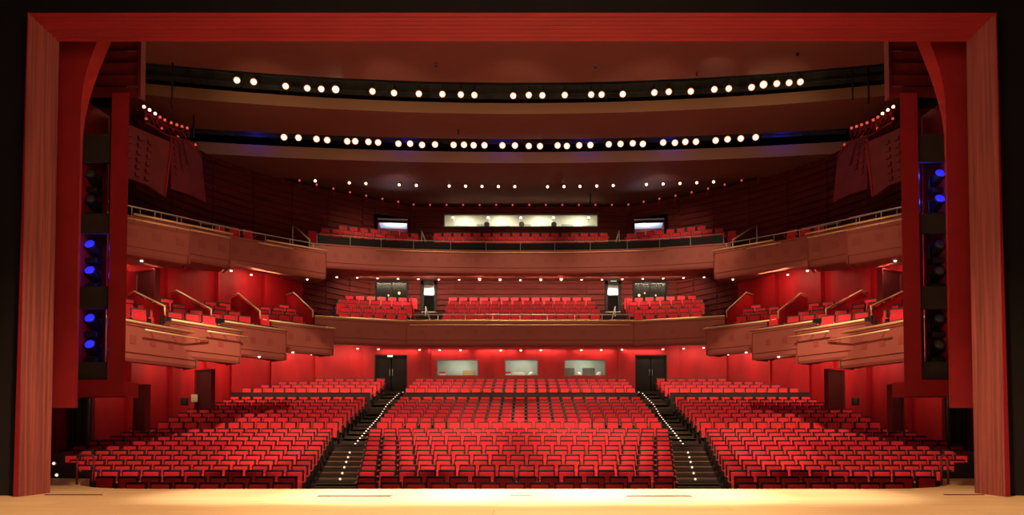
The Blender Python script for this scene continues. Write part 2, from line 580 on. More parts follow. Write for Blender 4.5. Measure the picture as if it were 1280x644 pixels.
# ------------------------------------------------------------------ stalls: terraces, rows, aisles
ROWS = [('p2', 16.2, 604.0), ('p1', 17.4, 596.5)]
tops = [588.5, 581.8, 575.3, 569, 563, 557, 551, 545.6, 540.8, 536, 527.8, 521.8, 516.6, 511.9, 507.8, 503.7, 499.7, 495.8, 485, 481, 477, 473.2]
for r, y in enumerate(tops):
    d = 19.3 + 0.86 * r if r < 10 else (28.15 + 0.9 * (r - 10) if r < 18 else 35.9 + 0.97 * (r - 18))
    ROWS.append((r, d, y))
SEAT_H = 0.88
RD = [(d, P(652, y, d).z - SEAT_H) for _, d, y in ROWS]          # depth of each row, its floor height
AIN = [(16, 3.65), (17.4, 3.95), (18.5, 4.2), (19.3, 4.36), (27, 5.78), (28.2, 5.75), (34.5, 5.95), (40, 5.85)]
AOUT = [(16, 5.0), (17.4, 5.35), (19.3, 5.78), (27, 7.12), (34.5, 7.52), (39, 7.45)]
WALL_L = [(16.0, -15.9), (24, -15.9), (28, -15.6), (31, -15.45), (34, -15.3), (36.3, -15.0), (38.2, -13.6), (39.6, -11.6), (40.4, -9.0)]


def wall_x(d):
    return -interp(d, WALL_L)


terr = MB()
for i, (d, z) in enumerate(RD):
    d1 = RD[i + 1][0] - 0.38 if i + 1 < len(RD) else 41.5
    terr.box((0, (d - 0.38 + d1) / 2, (z - 1.35) / 2), (33.5, d1 - d + 0.38, z + 1.35))
struct(terr.build('floor_terraces', 'carpet'))


def floor_z(d):
    z = RD[0][1]
    for dd, zz in RD:
        if d >= dd - 0.38:
            z = zz
    return z


# aisle stairs: two or more treads to each terrace
STEPS = {}
for s in (-1, 1):
    mb, ns = MB(), MB()
    for i in range(2, len(RD)):
        d, z = RD[i]
        zp = RD[i - 1][1] if i > 2 else z - 0.12
        dn = RD[i + 1][0] if i + 1 < len(RD) else 41.2
        zn = RD[i + 1][1] if i + 1 < len(RD) else 3.05
        nt = max(2, math.ceil((zn - z) / 0.16))
        for q in range(nt):
            y0, y1 = d - 0.38 + (dn - d) * q / nt, d - 0.38 + (dn - d) * (q + 1) / nt
            zt = z + (zn - z) * q / nt + 0.012
            a0, a1 = interp(y0, AIN) + 0.02, interp(y1, AIN) + 0.02
            b0, b1 = interp(y0, AOUT) - 0.02, interp(y1, AOUT) - 0.02
            mb.prism([(s * a0, y0, zt - 0.25), (s * b0, y0, zt - 0.25), (s * b1, y1, zt - 0.25), (s * a1, y1, zt - 0.25)], (0, 0, 0.25))
            if 6 <= i < 12 and q == 0:
                ns.box((s * (a0 + b0) / 2, y0 + 0.005, zt - 0.018), (b0 - a0, 0.05, 0.045))
            if i >= 6:
                STEPS.setdefault(s, []).append((0.5 * (a0 + b0), y0, zt, i, q))
    st = mb.build('floor_aisle_stairs', 'aisle')
    struct(st, 'dark stepped aisle between the centre block and the %s block' % SIDE[s], 'aisle stairs')
    ns.build('nosing', 'nosing', st)
    # landing at the rear doors
    struct(MB().box((s * 6.7, 41.2, 1.5), (2.6, 1.6, 3.1)).build('floor_landing', 'aisle'))


# seat parts
def seat_parts():
    fr = MB()
    fr.rbox((0, 0.065, 0.60), (0.450, 0.045, 0.56), 0.02, None, -0.12)
    fr.rbox((0, 0.060, 0.868), (0.458, 0.125, 0.060), 0.02)
    for q in (-1, 1):
        fr.rbox((q * 0.213, 0.035, 0.72), (0.036, 0.095, 0.30), 0.012, None, -0.12)
    bk = MB().rbox((0, 0.005, 0.705), (0.398, 0.075, 0.285), 0.022, None, -0.12)
    cu = MB().rbox((0, -0.105, 0.435), (0.415, 0.115, 0.36), 0.035, None, -0.16)
    def arm(q):
        a = MB().rbox((q * 0.261, -0.11, 0.570), (0.030, 0.32, 0.045), 0.012, 'seat_arm')
        a.rbox((q * 0.261, -0.06, 0.40), (0.024, 0.22, 0.32), 0.008, 'seat_leg')
        return a
    pd = MB().box((0, 0.05, 0.17), (0.38, 0.10, 0.34)).box((0, 0.03, 0.012), (0.44, 0.26, 0.024))
    return fr, bk, cu, arm, pd


def make_seat(name):
    fr, bk, cu, arm, pd = seat_parts()
    e = empty(name)
    fr.build('back_frame', 'seat_frame', e)
    bk.build('backrest', 'seat_red', e)
    cu.build('seat_cushion', 'seat_red', e)
    arm(-1).build('armrest', 'seat_arm', e)
    arm(1).build('armrest', 'seat_arm', e)
    pd.build('pedestal', 'seat_leg', e)
    return e


def simple_seat_mb(scale=1.0):
    """the same seat with fewer faces, several materials in one mesh"""
    mb = MB()
    def b(c, d, k, rx=0.0):
        mb.box(c, d, k, 0, rx)
    b((0, 0.065, 0.60), (0.450, 0.045, 0.56), 'seat_frame', -0.12)
    b((0, 0.060, 0.868), (0.458, 0.125, 0.060), 'seat_frame')
    for q in (-1, 1):
        b((q * 0.213, 0.035, 0.72), (0.036, 0.095, 0.30), 'seat_frame', -0.12)
        b((q * 0.261, -0.11, 0.570), (0.030, 0.32, 0.045), 'seat_arm')
        b((q * 0.261, -0.06, 0.40), (0.024, 0.22, 0.32), 'seat_leg')
    b((0, 0.002, 0.705), (0.398, 0.080, 0.285), 'seat_red', -0.12)
    b((0, -0.105, 0.435), (0.415, 0.115, 0.36), 'seat_red', -0.16)
    b((0, 0.05, 0.17), (0.40, 0.10, 0.34), 'seat_leg')
    return mb


PITCH = 0.562
slots = []        # (row index, row name, block, order from aisle, x, y, z)
for i, (rn, d, y) in enumerate(ROWS):
    z = RD[i][1]
    ain, aout = interp(d, AIN), interp(d, AOUT)
    n = round(2 * ain / PITCH)
    pc = 2 * ain / n
    for k in range(n):
        slots.append((i, 'centre', k + 1, (k - (n - 1) / 2) * pc, d, z))
    lim = wall_x(d) - 0.55
    if d < 19.0:
        lim = 9.0 + (d - 16.2) * 1.2
    elif d < 23:
        lim = min(lim, 12.6 + (d - 19.3) * 0.75)
    if 18 + 2 <= i:
        lim = min(lim, (14.9, 14.4, 13.4, 11.6)[i - 20])
    ns_ = int((lim - aout) / PITCH)
    for s in (-1, 1):
        for k in range(ns_):
            slots.append((i, SIDE[s], k + 1, s * (aout + PITCH * (k + 0.5)), d, z))
detail = [t for t in slots if t[0] < 7] + [t for t in slots if t[0] == 7 and t[1] == 'centre']
rest = [t for t in slots if not (t[0] < 7 or (t[0] == 7 and t[1] == 'centre'))]
while len(detail) > 300:
    rest.append(detail.pop())
proto = None
for (i, blk, k, x, y, z) in detail:
    if proto is None:
        o = proto = make_seat('stalls_chair')
    else:
        o = copy_tree(proto)
    o.location = (x, y, z)
    yaw = 0.0 if blk == 'centre' else (0.06 if x > 0 else -0.06) * -1
    o.rotation_euler = (0, 0, yaw)
    row = ORD[i]
    where = 'centre block, %s from its left end' % ORD[k - 1] if blk == 'centre' else '%s block, %s out from the aisle' % (blk, ORD[k - 1])
    tag(o, 'red stalls seat, %s row from the stage, %s' % (row, where), 'theatre seat', 'red seats of the stalls')
tmp = simple_seat_mb()
mass = MB()
mass.mats = list(tmp.mats)
for (i, blk, k, x, y, z) in rest:
    b = len(mass.v)
    mass.v += [(vx + x, vy + y, vz + z) for vx, vy, vz in tmp.v]
    mass.f += [[b + q for q in f] for f in tmp.f]
    mass.mi += tmp.mi
    mass.sm += tmp.sm
tag(mass.build('stalls_seating'), 'rows of red stalls seats rising towards the rear wall behind the front rows', 'theatre seats', 'red seats of the stalls', 'stuff')

# low dark barriers before the four rearmost rows
zb18, d18 = RD[20][1], RD[20][0] - 0.42
for nm, x0, x1 in (('centre', -interp(d18, AIN) + 0.05, interp(d18, AIN) - 0.05), ('left', -14.6, -interp(d18, AOUT) - 0.05), ('right', interp(d18, AOUT) + 0.05, 14.6)):
    e = empty('row_barrier', ((x0 + x1) / 2, d18, zb18 - 0.35))
    MB().box((0, 0, 0.47), (x1 - x0, 0.06, 0.94)).build('panel', 'seat_frame', e)
    MB().rbox((0, 0, 0.96), (x1 - x0, 0.10, 0.05), 0.015).build('top_rail', 'seat_leg', e)
    tag(e, 'low dark barrier before the four rearmost rows of the %s stalls block' % nm, 'barrier')

# step lights on the aisles
sl0 = None
for s in (-1, 1):
    spots = [(x, y - 0.012, z - 0.03, True) if i < 12 else (x, y + 0.05, z, False) for x, y, z, i, q in STEPS[s] if q == 0 or i >= 12]
    for j, (x, y, z, up) in enumerate(spots):
        if sl0 is None:
            e = sl0 = empty('step_light')
            MB().lathe([(0.048, 0), (0.048, 0.012), (0.040, 0.018)], None, 10).build('housing', 'steel', e)
            MB().lathe([(0.036, 0.014), (0.030, 0.036), (0.014, 0.046)], None, 10).build('lens', 'step', e)
        else:
            e = copy_tree(sl0)
        e.location = (s * x, y, z)
        if up:
            e.rotation_euler = (PI / 2, 0, 0)
        tag(e, 'small white step light, %s up from the front of the %s aisle' % (ORD[j], SIDE[s]), 'step light', 'step lights on the aisles')

# ------------------------------------------------------------------ stalls walls
def wall_run(pts, zb, zt, key, name, label=None, ret=0.16, mb=None, dz=None):
    """folded wall: each length of pts is a flat panel set a little in front of the next, with a return at the joint; zt may be a function of (x, y)"""
    mb = mb or MB()
    for (a, b) in zip(pts, pts[1:]):
        a, b = Vector((a[0], a[1], 0)), Vector((b[0], b[1], 0))
        t = (b - a).normalized()
        nrm = Vector((t.y, -t.x, 0))
        c = Vector((0, 25, 0)) - (a + b) / 2
        if nrm.dot(c) < 0:
            nrm = -nrm
        a2, b2 = a + nrm * ret, b - nrm * 0.0
        za = zt(a) if callable(zt) else zt
        zc = zt(b) if callable(zt) else zt
        ba = zb(a) if callable(zb) else zb
        bb = zb(b) if callable(zb) else zb
        o1, o2 = a - nrm * 0.3, b - nrm * 0.3
        vs = [(a2.x, a2.y, ba), (b2.x, b2.y, bb), (o2.x, o2.y, bb), (o1.x, o1.y, ba), (a2.x, a2.y, za), (b2.x, b2.y, zc), (o2.x, o2.y, zc), (o1.x, o1.y, za)]
        mb.raw(vs, [(0, 1, 2, 3), (4, 5, 6, 7), (0, 1, 5, 4), (1, 2, 6, 5), (2, 3, 7, 6), (3, 0, 4, 7)])
    return mb


def ztop_stalls(p):
    return interp(p.y, [(17, 2.9), (22, 3.3), (27, 3.85), (30.5, 4.3), (34, 4.75), (38, 5.4), (40.4, 5.65)])


SW = [(-15.9, 16.4), (-15.9, 20.5), (-15.9, 24), (-15.6, 28), (-15.45, 31), (-15.3, 34), (-15.0, 36.3), (-13.6, 38.2), (-11.6, 39.6), (-9.0, 40.5)]
for s, nm in ((-1, 'wall_stalls_left'), (1, 'wall_stalls_right')):
    struct(wall_run([(-s * x, y) for x, y in SW], -1.2, lambda p: ztop_stalls(p) + 0.25, 'red_wall', nm).build(nm, 'red_wall'))

YB = 40.45
# rear wall with three booth windows and two door openings
BW = [(546, 597.5), (631, 672.5), (705.5, 757)]
zw0, zw1 = P(652, 470, YB).z, P(652, 449.5, YB).z
zd1 = P(652, 443.5, YB).z
dl = (P(468, 470, YB).x, P(509, 470, YB).x)
dr = (P(794, 470, YB).x, P(834, 470, YB).x)
wins = [(P(a, 460, YB).x, P(b, 460, YB).x) for a, b in BW]
mb = MB()
def wb(x0, x1, z0, z1, step=0.0):
    mb.box(((x0 + x1) / 2, YB + 0.15 - step / 2, (z0 + z1) / 2), (x1 - x0, 0.3 + step, z1 - z0))
ZT = 5.75
wb(-9.1, dl[0], 0, ZT)
wb(dl[0], dl[1], zd1, ZT)
wb(dl[1], dl[1] + 0.9, 0, ZT)
wb(dl[1] + 0.9, wins[0][0] - 0.35, 0, ZT, 0.12)
wb(wins[0][0] - 0.35, wins[0][0], 0, ZT)
for k, (a, b) in enumerate(wins):
    wb(a, b, 0, zw0)
    wb(a, b, zw1, ZT)
wb(wins[0][1], wins[0][1] + 0.8, 0, ZT)
wb(wins[0][1] + 0.8, wins[1][0], 0, ZT, 0.10)
wb(wins[1][1], wins[1][1] + 0.75, 0, ZT, 0.10)
wb(wins[1][1] + 0.75, wins[2][0], 0, ZT)
wb(wins[2][1], wins[2][1] + 0.7, 0, ZT)
wb(wins[2][1] + 0.7, dr[0] - 0.5, 0, ZT, 0.12)
wb(dr[0] - 0.5, dr[0], 0, ZT)
wb(dr[0], dr[1], zd1, ZT)
wb(dr[1], 9.3, 0, ZT)
struct(mb.build('wall_stalls_rear', 'red_wall'))

DOORZ = P(652, 488.5, YB).z
for n_, (a, b) in enumerate((dl, dr)):
    e = empty('door_%d' % (n_ + 1), ((a + b) / 2, YB + 0.1, DOORZ))
    w, h = b - a, zd1 - DOORZ
    for q in (-1, 1):
        leaf = MB().box((q * w / 4, 0.1, h / 2), (w / 2 - 0.04, 0.06, h)).build('door_leaf', 'door_dark', e)
        hb = MB()
        hb.tube([(q * 0.08, 0.04, h * 0.42), (q * 0.08, -0.0, h * 0.42), (q * 0.08, -0.0, h * 0.60), (q * 0.08, 0.04, h * 0.60)], 0.012).build('door_handle', 'steel', leaf)
    fm = MB().box((0, 0, h - 0.03), (w, 0.16, 0.06))
    for q in (-1, 1):
        fm.box((q * (w / 2 - 0.03), 0, h / 2), (0.06, 0.16, h))
    fm.build('door_frame', 'black', e)
    struct(e, 'dark double door at the head of the %s stalls aisle' % SIDE[-1 if n_ == 0 else 1], 'door')


def exit_sign(px, py, Y, label, w=0.34, h=0.13):
    p = P(px, py, Y)
    e = empty('exit_sign', p)
    MB().rbox((0, 0.05, 0), (w, 0.08, h), 0.012).build('housing', 'can', e)
    MB().box((0, 0.004, 0), (w - 0.04, 0.012, h - 0.035)).build('face', 'green_sign', e)
    tag(e, label, 'exit sign')


exit_sign(487.5, 445.2, YB - 0.06, 'small glowing green exit sign over the left stalls door')


def glass_window(n_, x0, x1, z0, z1, y, depth, wallkey, label):
    e = empty('window_%d' % n_, ((x0 + x1) / 2, y, z0))
    w, h = x1 - x0, z1 - z0
    f = MB()
    for q in (-1, 1):
        f.box((q * (w / 2 - 0.02), 0.1, h / 2), (0.04, 0.12, h))
    f.box((0, 0.1, 0.02), (w - 0.08, 0.12, 0.04)).box((0, 0.1, h - 0.02), (w - 0.08, 0.12, 0.04))
    f.build('window_frame', 'equip', e)
    MB().box((0, 0.1, h / 2), (w - 0.08, 0.012, h - 0.08), None, 0, 0.14).build('window_pane', 'glass', e)
    struct(e, label, 'window')
    r = MB()
    zf, zc = z0 - 0.9, z1 + 0.45
    xl, xr = x0 - 0.5, x1 + 0.5
    r.box(((xl + xr) / 2, y + depth, (zf + zc) / 2), (xr - xl, 0.1, zc - zf))
    for xx in (xl, xr):
        r.box((xx, y + (0.3 + depth) / 2, (zf + zc) / 2), (0.1, depth - 0.3, zc - zf))
    r.box(((xl + xr) / 2, y + (0.3 + depth) / 2, zc), (xr - xl, depth - 0.3, 0.1))
    r.box(((xl + xr) / 2, y + (0.3 + depth) / 2, zf), (xr - xl, depth - 0.3, 0.1))
    struct(r.build('wall_booth', wallkey))
    return xl, xr, zf, zc


def desk(x, y, z, w, label):
    e = empty('control_desk', (x, y, z))
    MB().box((0, 0, 0.83), (w, 0.6, 0.05)).build('desk_top', 'white', e)
    for q in (-1, 1):
        MB().box((q * (w / 2 - 0.05), 0, 0.40), (0.06, 0.5, 0.80)).build('leg', 'equip', e)
    tag(e, label, 'desk', 'control desks in the booths')


def monitor(x, y, z, w, h, label, key='can'):
    e = empty('monitor', (x, y, z))
    MB().rbox((0, 0, 0.10 + h / 2), (w, 0.05, h), 0.012).build('screen', key, e)
    MB().box((0, 0.03, 0.08), (0.05, 0.04, 0.16)).box((0, 0.03, 0.01), (0.24, 0.16, 0.02)).build('stand', 'can', e)
    tag(e, label, 'monitor', 'monitors in the booths')


def desk_lamp(x, y, z, label):
    e = empty('desk_lamp', (x, y, z))
    MB().lathe([(0.09, 0), (0.09, 0.02), (0.02, 0.03), (0.015, 0.16)], None, 10).build('base', 'white', e)
    MB().lathe([(0.20, 0.10), (0.19, 0.16), (0.11, 0.26), (0.05, 0.29)], None, 12).build('lamp_shade', 'white', e)
    tag(e, label, 'desk lamp', 'white lamps in the booths')


posn = ('nearest the left stalls door', 'in the middle', 'nearest the right stalls door')
for k, (a, b) in enumerate(wins):
    xl, xr, zf, zc = glass_window(k + 1, a, b, zw0, zw1, YB, 2.2, 'booth_grey', 'lit control booth window in the stalls rear wall, %s' % posn[k])
    yd = YB + 0.75
    zs = zw0 - 0.87
    desk(a + (b - a) / 2, yd, zs, (b - a) * 0.96, 'white control desk behind the stalls booth window %s' % posn[k])
    zt_ = zs + 0.856
    if k == 0:
        c = empty('cabinet', (a + (b - a) * 0.74, yd + 0.1, zt_))
        MB().rbox((0, 0, 0.20), (0.66, 0.3, 0.36), 0.015).build('body', 'wood_cab', c)
        MB().box((0, -0.16, 0.2), (0.58, 0.02, 0.28)).build('door', 'wood_cab', c)
        tag(c, 'blond wooden cabinet on the desk behind the left stalls booth window', 'cabinet')
        c = empty('rack_case', (a + (b - a) * 0.10, yd + 0.05, zt_))
        MB().rbox((0, 0, 0.10), (0.34, 0.3, 0.20), 0.015).build('body', 'white', c)
        MB().rbox((0, 0, 0.255), (0.34, 0.3, 0.10), 0.015).build('lid', 'seat_red', c)
        tag(c, 'white case with a red lid behind the left stalls booth window', 'case')
    elif k == 1:
        c = empty('rack_case', (a + (b - a) * 0.10, yd + 0.05, zt_))
        MB().rbox((0, 0, 0.10), (0.34, 0.3, 0.20), 0.015).build('body', 'white', c)
        MB().rbox((0, 0, 0.255), (0.34, 0.3, 0.10), 0.015).build('lid', 'seat_red', c)
        tag(c, 'white case with a red lid behind the middle stalls booth window', 'case')
        tag(MB().rbox((a + (b - a) * 0.42, yd, zt_ + 0.12), (0.75, 0.4, 0.22), 0.04).rbox((a + (b - a) * 0.42, yd - 0.02, zt_ + 0.24), (0.5, 0.25, 0.05), 0.02).build('mixing_console', 'white'),
            'low white mixing console behind the middle stalls booth window', 'console')
        desk_lamp(a + (b - a) * 0.80, yd, zt_, 'white dome desk lamp behind the middle stalls booth window')
    else:
        monitor(a + (b - a) * 0.14, yd + 0.1, zt_, 0.62, 0.44, 'dark monitor at the left edge of the right stalls booth window', 'equip')
        monitor(a + (b - a) * 0.62, yd + 0.1, zt_, 0.74, 0.44, 'dark monitor between two white lamps behind the right stalls booth window', 'equip')
        desk_lamp(a + (b - a) * 0.36, yd - 0.1, zt_, 'white dome desk lamp between the monitors behind the right stalls booth window')
        desk_lamp(a + (b - a) * 0.88, yd - 0.1, zt_, 'white dome desk lamp at the right edge of the right stalls booth window')
    cl = empty('ceiling_lamp', ((a + b) / 2, YB + 1.3, zc - 0.05))
    MB().lathe([(0.16, 0), (0.16, -0.03), (0.14, -0.04)], None, 12).build('housing', 'white', cl)
    MB().lathe([(0.12, -0.035), (0.12, -0.06), (0.05, -0.07)], None, 12).build('lens', 'lamp_white', cl)
    tag(cl, 'round ceiling lamp in the stalls booth whose window is %s' % posn[k], 'ceiling lamp')
    light('AREA', ((a + b) / 2, YB + 1.1, zc - 0.12), ((a + b) / 2, YB + 1.2, zf), 36, (0.95, 1.0, 0.88), 0.8)

# dark side doors in the stalls walls
def side_door(s, px0, px1, py0, py1, d, n_, label, out):
    a, b = P(px0, py1, d), P(px1, py1, d)
    zt_ = P((px0 + px1) / 2, py0, d).z
    zb_ = P((px0 + px1) / 2, py1, d).z
    w, h = b.x - a.x, zt_ - zb_
    cx = (a.x + b.x) / 2
    if s > 0:
        cx = -cx
    e = empty('door_%d' % n_, (cx, d, zb_), s * out)
    MB().box((0, 0, h / 2), (w - 0.1, 0.10, h - 0.05)).build('door_leaf', 'door_red', e)
    f = MB().box((0, -0.02, h - 0.025), (w, 0.2, 0.05))
    for q in (-1, 1):
        f.box((q * (w / 2 - 0.025), -0.02, h / 2), (0.05, 0.2, h))
    f.build('door_frame', 'dark_red', e)
    struct(e, label, 'door')


for s, o in ((-1, 3), (1, 5)):
    side_door(s, 164, 190, 481, 540, 26.2, o, 'dark red doorway low in the %s stalls wall beside the tower' % SIDE[s], 0.5)
    side_door(s, 238, 274, 462, 512, 31.0, o + 1, 'dark red doorway farther back in the %s stalls wall' % SIDE[s], 0.6)

for s, o in ((-1, 10), (1, 11)):
    side_door(s, 163, 206, 338, 378, 25.6, o, 'dark red doorway behind the lower %s box nearest the tower' % SIDE[s], 0.55)

p = P(243, 498, 31.0)
e = empty('wall_notice', p, 0.3)
MB().rbox((0, 0, 0), (0.26, 0.05, 0.34), 0.01).build('board', 'cream', e)
MB().box((0, -0.03, 0.0), (0.20, 0.012, 0.26)).build('sheet', 'cream', e)
tag(e, 'small cream notice board beside the rear doorway of the left stalls wall', 'notice')
for px, s in ((230, -1), (1070, 1)):
    p = P(px, 502, 31.0)
    e = empty('wall_speaker', p, 0)
    MB().rbox((0, 0.06, 0), (0.26, 0.24, 0.34), 0.02).build('cabinet', 'can', e)
    MB().lathe([(0.09, -0.07), (0.09, -0.055)], None, 12, Matrix.Rotation(PI / 2, 3, 'X')).build('cone', 'equip', e)
    tag(e, 'small black loudspeaker on the %s stalls wall' % SIDE[s], 'loudspeaker')

# ------------------------------------------------------------------ balcony fronts
def parapet(parent, a, b, zt, zb, nin, ends=(0, 0), curve=None, off=Vector((0, 0, 0)), key='tan', inset=0.10):
    """balcony front from a to b (plan points), its outside towards nin; chain of plan points allowed through curve"""
    pts = curve or [a, b]
    pts = [Vector((p[0], p[1], 0)) for p in pts]
    prof = [(0.16, zt), (-0.03, zt), (-0.03, zt - 0.07), (0.0, zt - 0.09), (0.0, zb + 0.30), (0.035, zb + 0.28), (0.045, zb + 0.12), (0.09, zb + 0.03), (0.20, zb), (0.30, zb + 0.02), (0.30, zt - 0.1)]
    vs, n = [], len(prof)
    for i, p in enumerate(pts):
        t = (pts[min(i + 1, len(pts) - 1)] - pts[max(i - 1, 0)]).normalized()
        o = Vector((t.y, -t.x, 0))
        if o.dot(nin) < 0:
            o = -o
        for u, z in prof:
            q = p - o * u
            vs.append(Vector((q.x, q.y, z)) - off)
    fs = []
    for i in range(len(pts) - 1):
        for k in range(n):
            fs.append((i * n + k, i * n + (k + 1) % n, (i + 1) * n + (k + 1) % n, (i + 1) * n + k))
    fs += [tuple(range(n)), tuple(range((len(pts) - 1) * n, len(pts) * n))]
    MB().raw(vs, fs).build('parapet', key, parent)
    return pts


def inlays(parent, pts, zt, nin, off, spacing=0.95, size=0.20, drop=0.52, start=0.35):
    d = start
    tot = sum((b - a).length for a, b in zip(pts, pts[1:]))
    while d < tot - 0.2:
        r = d
        for a, b in zip(pts, pts[1:]):
            ln = (b - a).length
            if r <= ln:
                t = (b - a).normalized()
                o = Vector((t.y, -t.x, 0))
                if o.dot(nin) < 0:
                    o = -o
                c = a + t * r + o * 0.004
                rz = math.atan2(t.y, t.x)
                mb = MB()
                for sx in (-1, 1):
                    for sz in (-1, 1):
                        cc = c + t * sx * size * 0.27
                        mb.box(Vector((cc.x, cc.y, zt - drop + sz * size * 0.27)) - off, (size * 0.56, 0.016, size * 0.56), None, rz)
                mb.build('vent_inlay', 'inlay', parent)
                break
            r -= ln
        d += spacing


def rail(parent, pts, z, nin, off, out=0.05, r=0.04, key='brass', name='handrail', brackets=0):
    mb = MB()
    q = []
    for i, p in enumerate(pts):
        t = (pts[min(i + 1, len(pts) - 1)] - pts[max(i - 1, 0)]).normalized()
        o = Vector((t.y, -t.x, 0))
        if o.dot(nin) < 0:
            o = -o
        q.append(Vector((p.x + o.x * out, p.y + o.y * out, z)) - off)
    mb.tube(q, r, None, 8)
    if brackets:
        for i in range(brackets):
            u = (i + 0.5) / brackets * (len(q) - 1)
            k = min(int(u), len(q) - 2)
            c = q[k].lerp(q[k + 1], u - k)
            t = (q[k + 1] - q[k]).normalized()
            o = Vector((t.y, -t.x, 0))
            if o.dot(nin) < 0:
                o = -o
            mb.tube([c, c - o * (out + 0.02)], r * 0.6, None, 6)
    mb.build(name, key, parent)


def slab(parent, poly, zbots, ztops, off, key='tan_dark', name='soffit'):
    n = len(poly)
    gx, gy = sum(p[0] for p in poly) / n, sum(p[1] for p in poly) / n
    if abs(gx) > 3:
        poly = [(p[0] + (0.22 if gx > 0 else -0.22), p[1] + 0.22) for p in poly]
    else:
        poly = [(p[0], p[1] + 0.22) for p in poly]
    vs = [Vector((p[0], p[1], z)) - off for p, z in zip(poly, zbots)] + [Vector((p[0], p[1], z)) - off for p, z in zip(poly, ztops)]
    fs = [tuple(range(n)), tuple(range(n, 2 * n))] + [(i, (i + 1) % n, n + (i + 1) % n, n + i) for i in range(n)]
    MB().raw(vs, fs).build(name, key, parent)


def inside(x, y, poly, marg=0.0):
    s, m = None, 1e9
    ok = False
    n = len(poly)
    for i in range(n):
        (x0, y0), (x1, y1) = poly[i], poly[(i + 1) % n]
        if (y0 > y) != (y1 > y) and x < (x1 - x0) * (y - y0) / (y1 - y0) + x0:
            ok = not ok
        L2 = (x1 - x0) ** 2 + (y1 - y0) ** 2
        t = max(0, min(1, ((x - x0) * (x1 - x0) + (y - y0) * (y1 - y0)) / L2))
        m = min(m, math.hypot(x - x0 - t * (x1 - x0), y - y0 - t * (y1 - y0)))
    return ok and m >= marg


bseat = simple_seat_mb()
BSEAT_ME = None


def balcony_seat(name, x, y, z, yaw, label, group):
    global BSEAT_ME
    if BSEAT_ME is None:
        o = bseat.build(name)
        BSEAT_ME = o.data
    else:
        o = bpy.data.objects.new(name, BSEAT_ME)
        COL.objects.link(o)
    o.location = (x, y, z)
    o.rotation_euler = (0, 0, yaw)
    return tag(o, label, 'theatre seat', group)


MW = [(-15.2, 17.2), (-15.0, 21.0), (-14.6, 24.6), (-13.9, 27.4), (-12.9, 29.6), (-11.9, 32.2), (-10.75, 34.6)]
# lower side boxes, nearest first: photograph points on the left rail, height of the rail, facing of the seats
LOWER = [
    ('nearest the tower', 4.30, (154, 400), (246, 417), 3.85, 46),
    ('second from the tower', 4.60, (213, 400), (300, 414), 4.30, 42),
    ('third from the tower', 4.95, (280, 402), (357, 413.5), 4.75, 36),
    ('fourth from the tower', 5.42, (328, 400), (416, 411), 5.30, 28),
]


